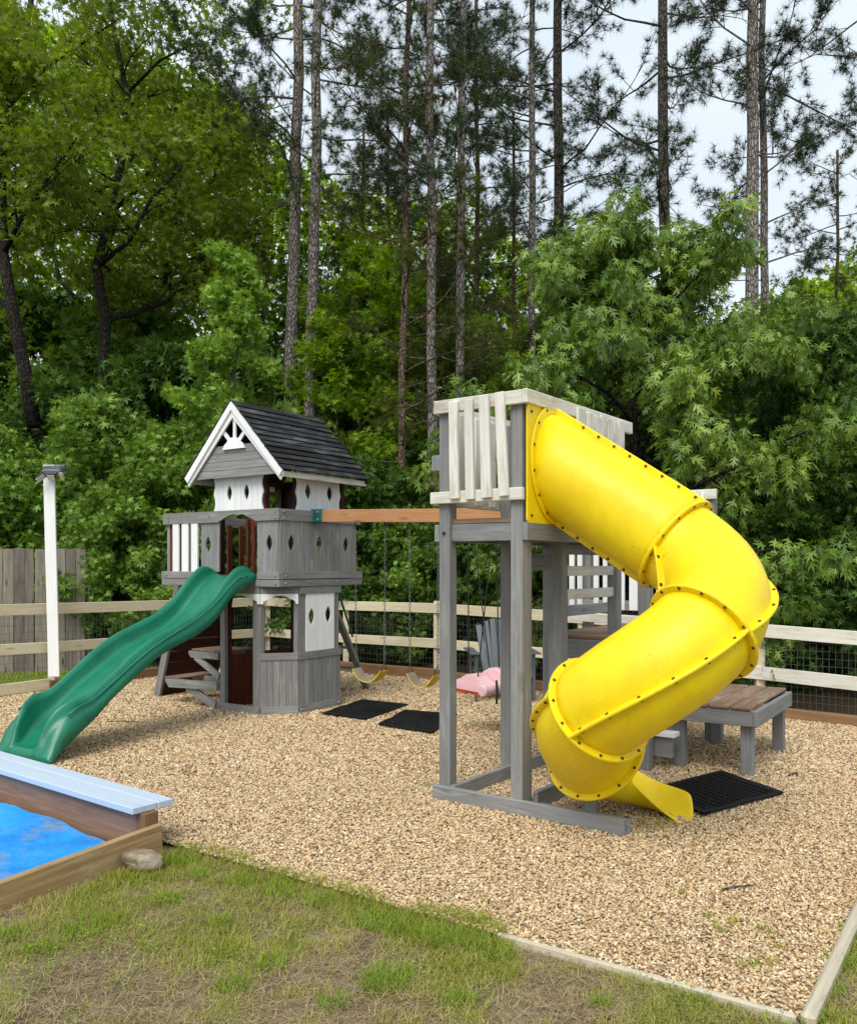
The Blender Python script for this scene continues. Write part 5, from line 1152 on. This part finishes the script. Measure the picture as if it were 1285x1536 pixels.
# ---- big oaks on the left
def big_oak(label, px, Z, path, r, limbs, seed, leaf='leaf_oak'):
    """trunk through the picture points path; limbs = list of (start index, points)"""
    random.seed(seed); x0 = gx(px, Z); rt = empty('oak_tree', (x0, Z, 0)); tag(rt, label, 'tree', 'tall oaks on the left'); q = MB(); ends = []
    pts = [Vector((gx(a, Z + dz) - x0, dz, zh(b, Z + dz))) for a, b, dz in path]; n = len(pts); r = r * .78; rad = [r * (1 - .7 * i / (n - 1)) for i in range(n)]; q.tube(pts, rad, 9)
    for i, lp in limbs:
        lpt = [pts[i]] + [Vector((gx(a, Z + dz) - x0, dz, zh(b, Z + dz))) for a, b, dz in lp]; m = len(lpt); rr = [rad[i] * .62 * (1 - .7 * j / (m - 1)) for j in range(m)]; q.tube(lpt, rr, 7)
        for j in range(1, m):
            for _ in range(3): limb(q, lpt[j - 1].lerp(lpt[j], random.random()), (random.gauss(0, 1), random.gauss(0, 1), random.uniform(0, .9)), random.uniform(1.0, 2.0), rr[j] * .5, 1, ends, .3, .1, 4, (2, 4))
    for j in range(max(2, n // 2), n):
        for _ in range(4): limb(q, pts[j - 1].lerp(pts[j], random.random()), (random.gauss(0, 1), random.gauss(0, 1), random.uniform(0, .8)), random.uniform(1.2, 2.4), rad[j] * .4, 1, ends, .3, .1, 4, (2, 4))
    q.build('trunk', M['bark_oak'], rt, smooth=True); V, T_, rv = leafcloud(ends, 11, .42, .11, STAR, .1); np_mesh('crown', V, T_, M[leaf], rt, rv); print('oak', len(ends), len(T_))
big_oak('leaning dark oak trunk at the far left edge', 45, 17, [(52, 640, 0), (38, 560, 0), (20, 470, 0), (5, 380, 0), (3, 280, .3), (12, 160, .5), (40, 40, .6), (60, -80, .8)], .19, [(3, [(30, 330, -.5), (70, 270, -1), (120, 200, -1)]), (4, [(-40, 200, 0), (-80, 90, 0)]), (5, [(70, 100, .5), (130, 60, 1), (190, 20, 1)]), (2, [(-10, 440, .5), (-50, 400, 1)])], 31)
big_oak('dark forked oak behind the left end of the play area', 155, 18, [(160, 640, 0), (155, 560, 0), (158, 480, 0), (145, 400, 0), (165, 320, .3), (185, 230, .4), (190, 140, .5), (170, 40, .6), (160, -60, 1)], .17, [(3, [(195, 360, -.4), (225, 300, -.6), (280, 240, -.5), (310, 150, 0)]), (4, [(210, 280, 1), (260, 190, 1.2), (270, 100, 1.2)]), (2, [(200, 470, .5), (255, 450, .8), (255, 380, 1.2), (270, 350, 1.5)]), (5, [(120, 170, .5), (80, 90, .6)]), (6, [(240, 90, 0), (300, 60, 0)])], 32)
big_oak('oak with a curved limb reaching right behind the sweetgum', 125, 20, [(118, 650, 0), (125, 590, 0), (140, 530, 0), (160, 500, .3), (210, 470, .6), (250, 440, .6), (248, 380, .8), (262, 330, 1), (270, 260, 1), (290, 170, 1)], .2, [(5, [(300, 400, .5), (315, 360, .8), (350, 340, 1), (370, 280, 1)]), (7, [(320, 270, 1), (340, 200, 1.2)]), (3, [(90, 420, 1), (70, 330, 1)]), (8, [(230, 180, 1), (200, 100, 1)])], 33)
# ---- understory bushes: four kinds, copied
random.seed(5); KINDS = []
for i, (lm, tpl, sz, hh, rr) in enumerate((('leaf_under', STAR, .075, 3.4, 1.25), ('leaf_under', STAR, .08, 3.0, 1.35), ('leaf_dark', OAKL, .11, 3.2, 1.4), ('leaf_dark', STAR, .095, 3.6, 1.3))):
    rt, nt_ = broadleaf('bush', 'x', (0, -500 - 10 * i), hh, .06, rr, .035, M['bark_oak'], M[lm], tpl, sz, 26, 30, .23, 2, .25, kids=(3, 4), shape='dome', cat='bush'); KINDS.append(rt); tot += nt_; print('bush', nt_)
used = [False] * 4
def bush(kind, px, Z, sc, label, rz=0.):
    global used
    if used[kind]: o = copy_tree(KINDS[kind])
    else: o = KINDS[kind]; used[kind] = True
    o.location = (gx(px, Z), Z, -.05); o.rotation_euler = (0, 0, rz); o.scale = (sc, sc, sc * random.uniform(.92, 1.1)); tag(o, label, 'bush', 'leafy bushes along the edge of the woods')
BL = [(0, -10, 15.0, 1.15, 'bright green bush above the left end of the privacy fence'), (1, 60, 16, 1.2, 'bright green bush behind the top of the light post'), (0, 140, 14.8, 1.2, 'bright green bush just right of the light post'), (1, 215, 15.6, 1.3, 'tall bright bush between the light post and playhouse'),
      (0, 275, 14.6, 1.1, 'bright bush touching the playhouse gable on its left'), (1, 180, 13.9, .8, 'low bush over the right end of the privacy fence'), (2, 235, 14.6, .85, 'low deep green bush left of the playhouse deck'), (1, 330, 16, 1.1, 'green bush directly behind the playhouse gable'),
      (3, 400, 15.8, 1.1, 'dark bush behind the playhouse roof'), (0, 470, 16.5, 1.0, 'green bush behind the right eave of the playhouse'), (3, 540, 15.2, 1.0, 'dark bush above the swing beam near the playhouse'), (1, 600, 14.8, .75, 'green bush behind the two belt swings'),
      (2, 650, 15.5, 1.0, 'deep green bush behind the post of the tower'), (3, 720, 14.0, .9, 'dark bush behind the garden chair'), (2, 790, 14.2, 1.0, 'deep green bush seen between the tower posts'), (3, 860, 13.2, .95, 'dark bush behind the lower platform railing'),
      (2, 940, 13.0, 1.05, 'deep green bush right of the lower platform railing'), (3, 1020, 12.6, 1.0, 'dark bush behind the bend of the yellow slide'), (2, 1090, 12.3, 1.0, 'deep green bush right of the upper slide bend'), (3, 1150, 11.6, .9, 'dark bush behind the bench table'),
      (2, 1215, 11.8, 1.05, 'deep green bush behind the right end of the rail fence'), (3, 1290, 11.4, 1.0, 'dark bush at the right edge behind the rail fence'), (2, 1180, 14.2, 1.35, 'tall deep green bush under the drooping oak on the right'), (3, 1260, 14.5, 1.4, 'tall dark bush behind the right rail fence'),
      (2, 500, 13.9, .6, 'low deep green bush behind the A-frame ladder'), (2, 420, 15.2, .8, 'deep green bush seen through the playhouse bay'), (1, -60, 14, 1.1, 'bright bush half outside the left edge'), (3, 90, 17.5, 1.5, 'tall dark bush under the leaning oak'), (3, 250, 18, 1.6, 'tall dark bush under the curved oak limb'),
      (3, 40, 21.5, 2.3, 'very tall dark bush deep in the woods at the far left'), (0, 215, 21, 2.4, 'very tall green bush deep in the woods between the oaks'), (1, 330, 20.5, 2.2, 'very tall green bush deep in the woods behind the sweetgum'),
      (0, 20, 18.5, 1.35, 'tall green bush at the foot of the leaning oak')]
for i, (k, px, Z, sc, lb) in enumerate(BL): bush(k, px, Z, sc, lb, random.uniform(0, 6.28))
# ---- far woods: one mass nobody could count, trunks and leaves up to uneven tops
def far_woods():
    V_, T__, R__ = [], [], []; off = 0
    def top(px): 
        xs = [-200, 0, 150, 240, 330, 430, 520, 640, 730, 800, 860, 960, 1100, 1180, 1285, 1500]; ys = [10, 10, 60, 90, 130, 230, 290, 300, 300, 400, 450, 520, 480, 440, 380, 330]; return np.interp(px, xs, ys)
    n = 120000; Z = RNG.uniform(23, 36, n); px = RNG.uniform(-160, 1450, n); tp = top(px) + 45 * np.array([mnoise.noise(Vector((a / 45, b, 0))) for a, b in zip(px, Z // 3)]); x = gx(px, Z); zt_ = 1.6 + (848 - tp) * Z / 1287
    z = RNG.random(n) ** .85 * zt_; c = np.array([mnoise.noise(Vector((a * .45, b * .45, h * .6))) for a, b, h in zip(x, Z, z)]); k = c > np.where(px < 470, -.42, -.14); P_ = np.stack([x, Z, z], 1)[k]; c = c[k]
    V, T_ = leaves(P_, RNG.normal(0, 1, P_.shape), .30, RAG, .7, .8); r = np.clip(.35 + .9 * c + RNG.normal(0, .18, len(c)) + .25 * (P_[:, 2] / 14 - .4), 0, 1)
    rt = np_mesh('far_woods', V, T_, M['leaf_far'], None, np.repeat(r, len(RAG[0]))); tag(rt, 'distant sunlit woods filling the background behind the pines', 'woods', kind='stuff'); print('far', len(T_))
far_woods()
print('objects', len(bpy.data.objects))
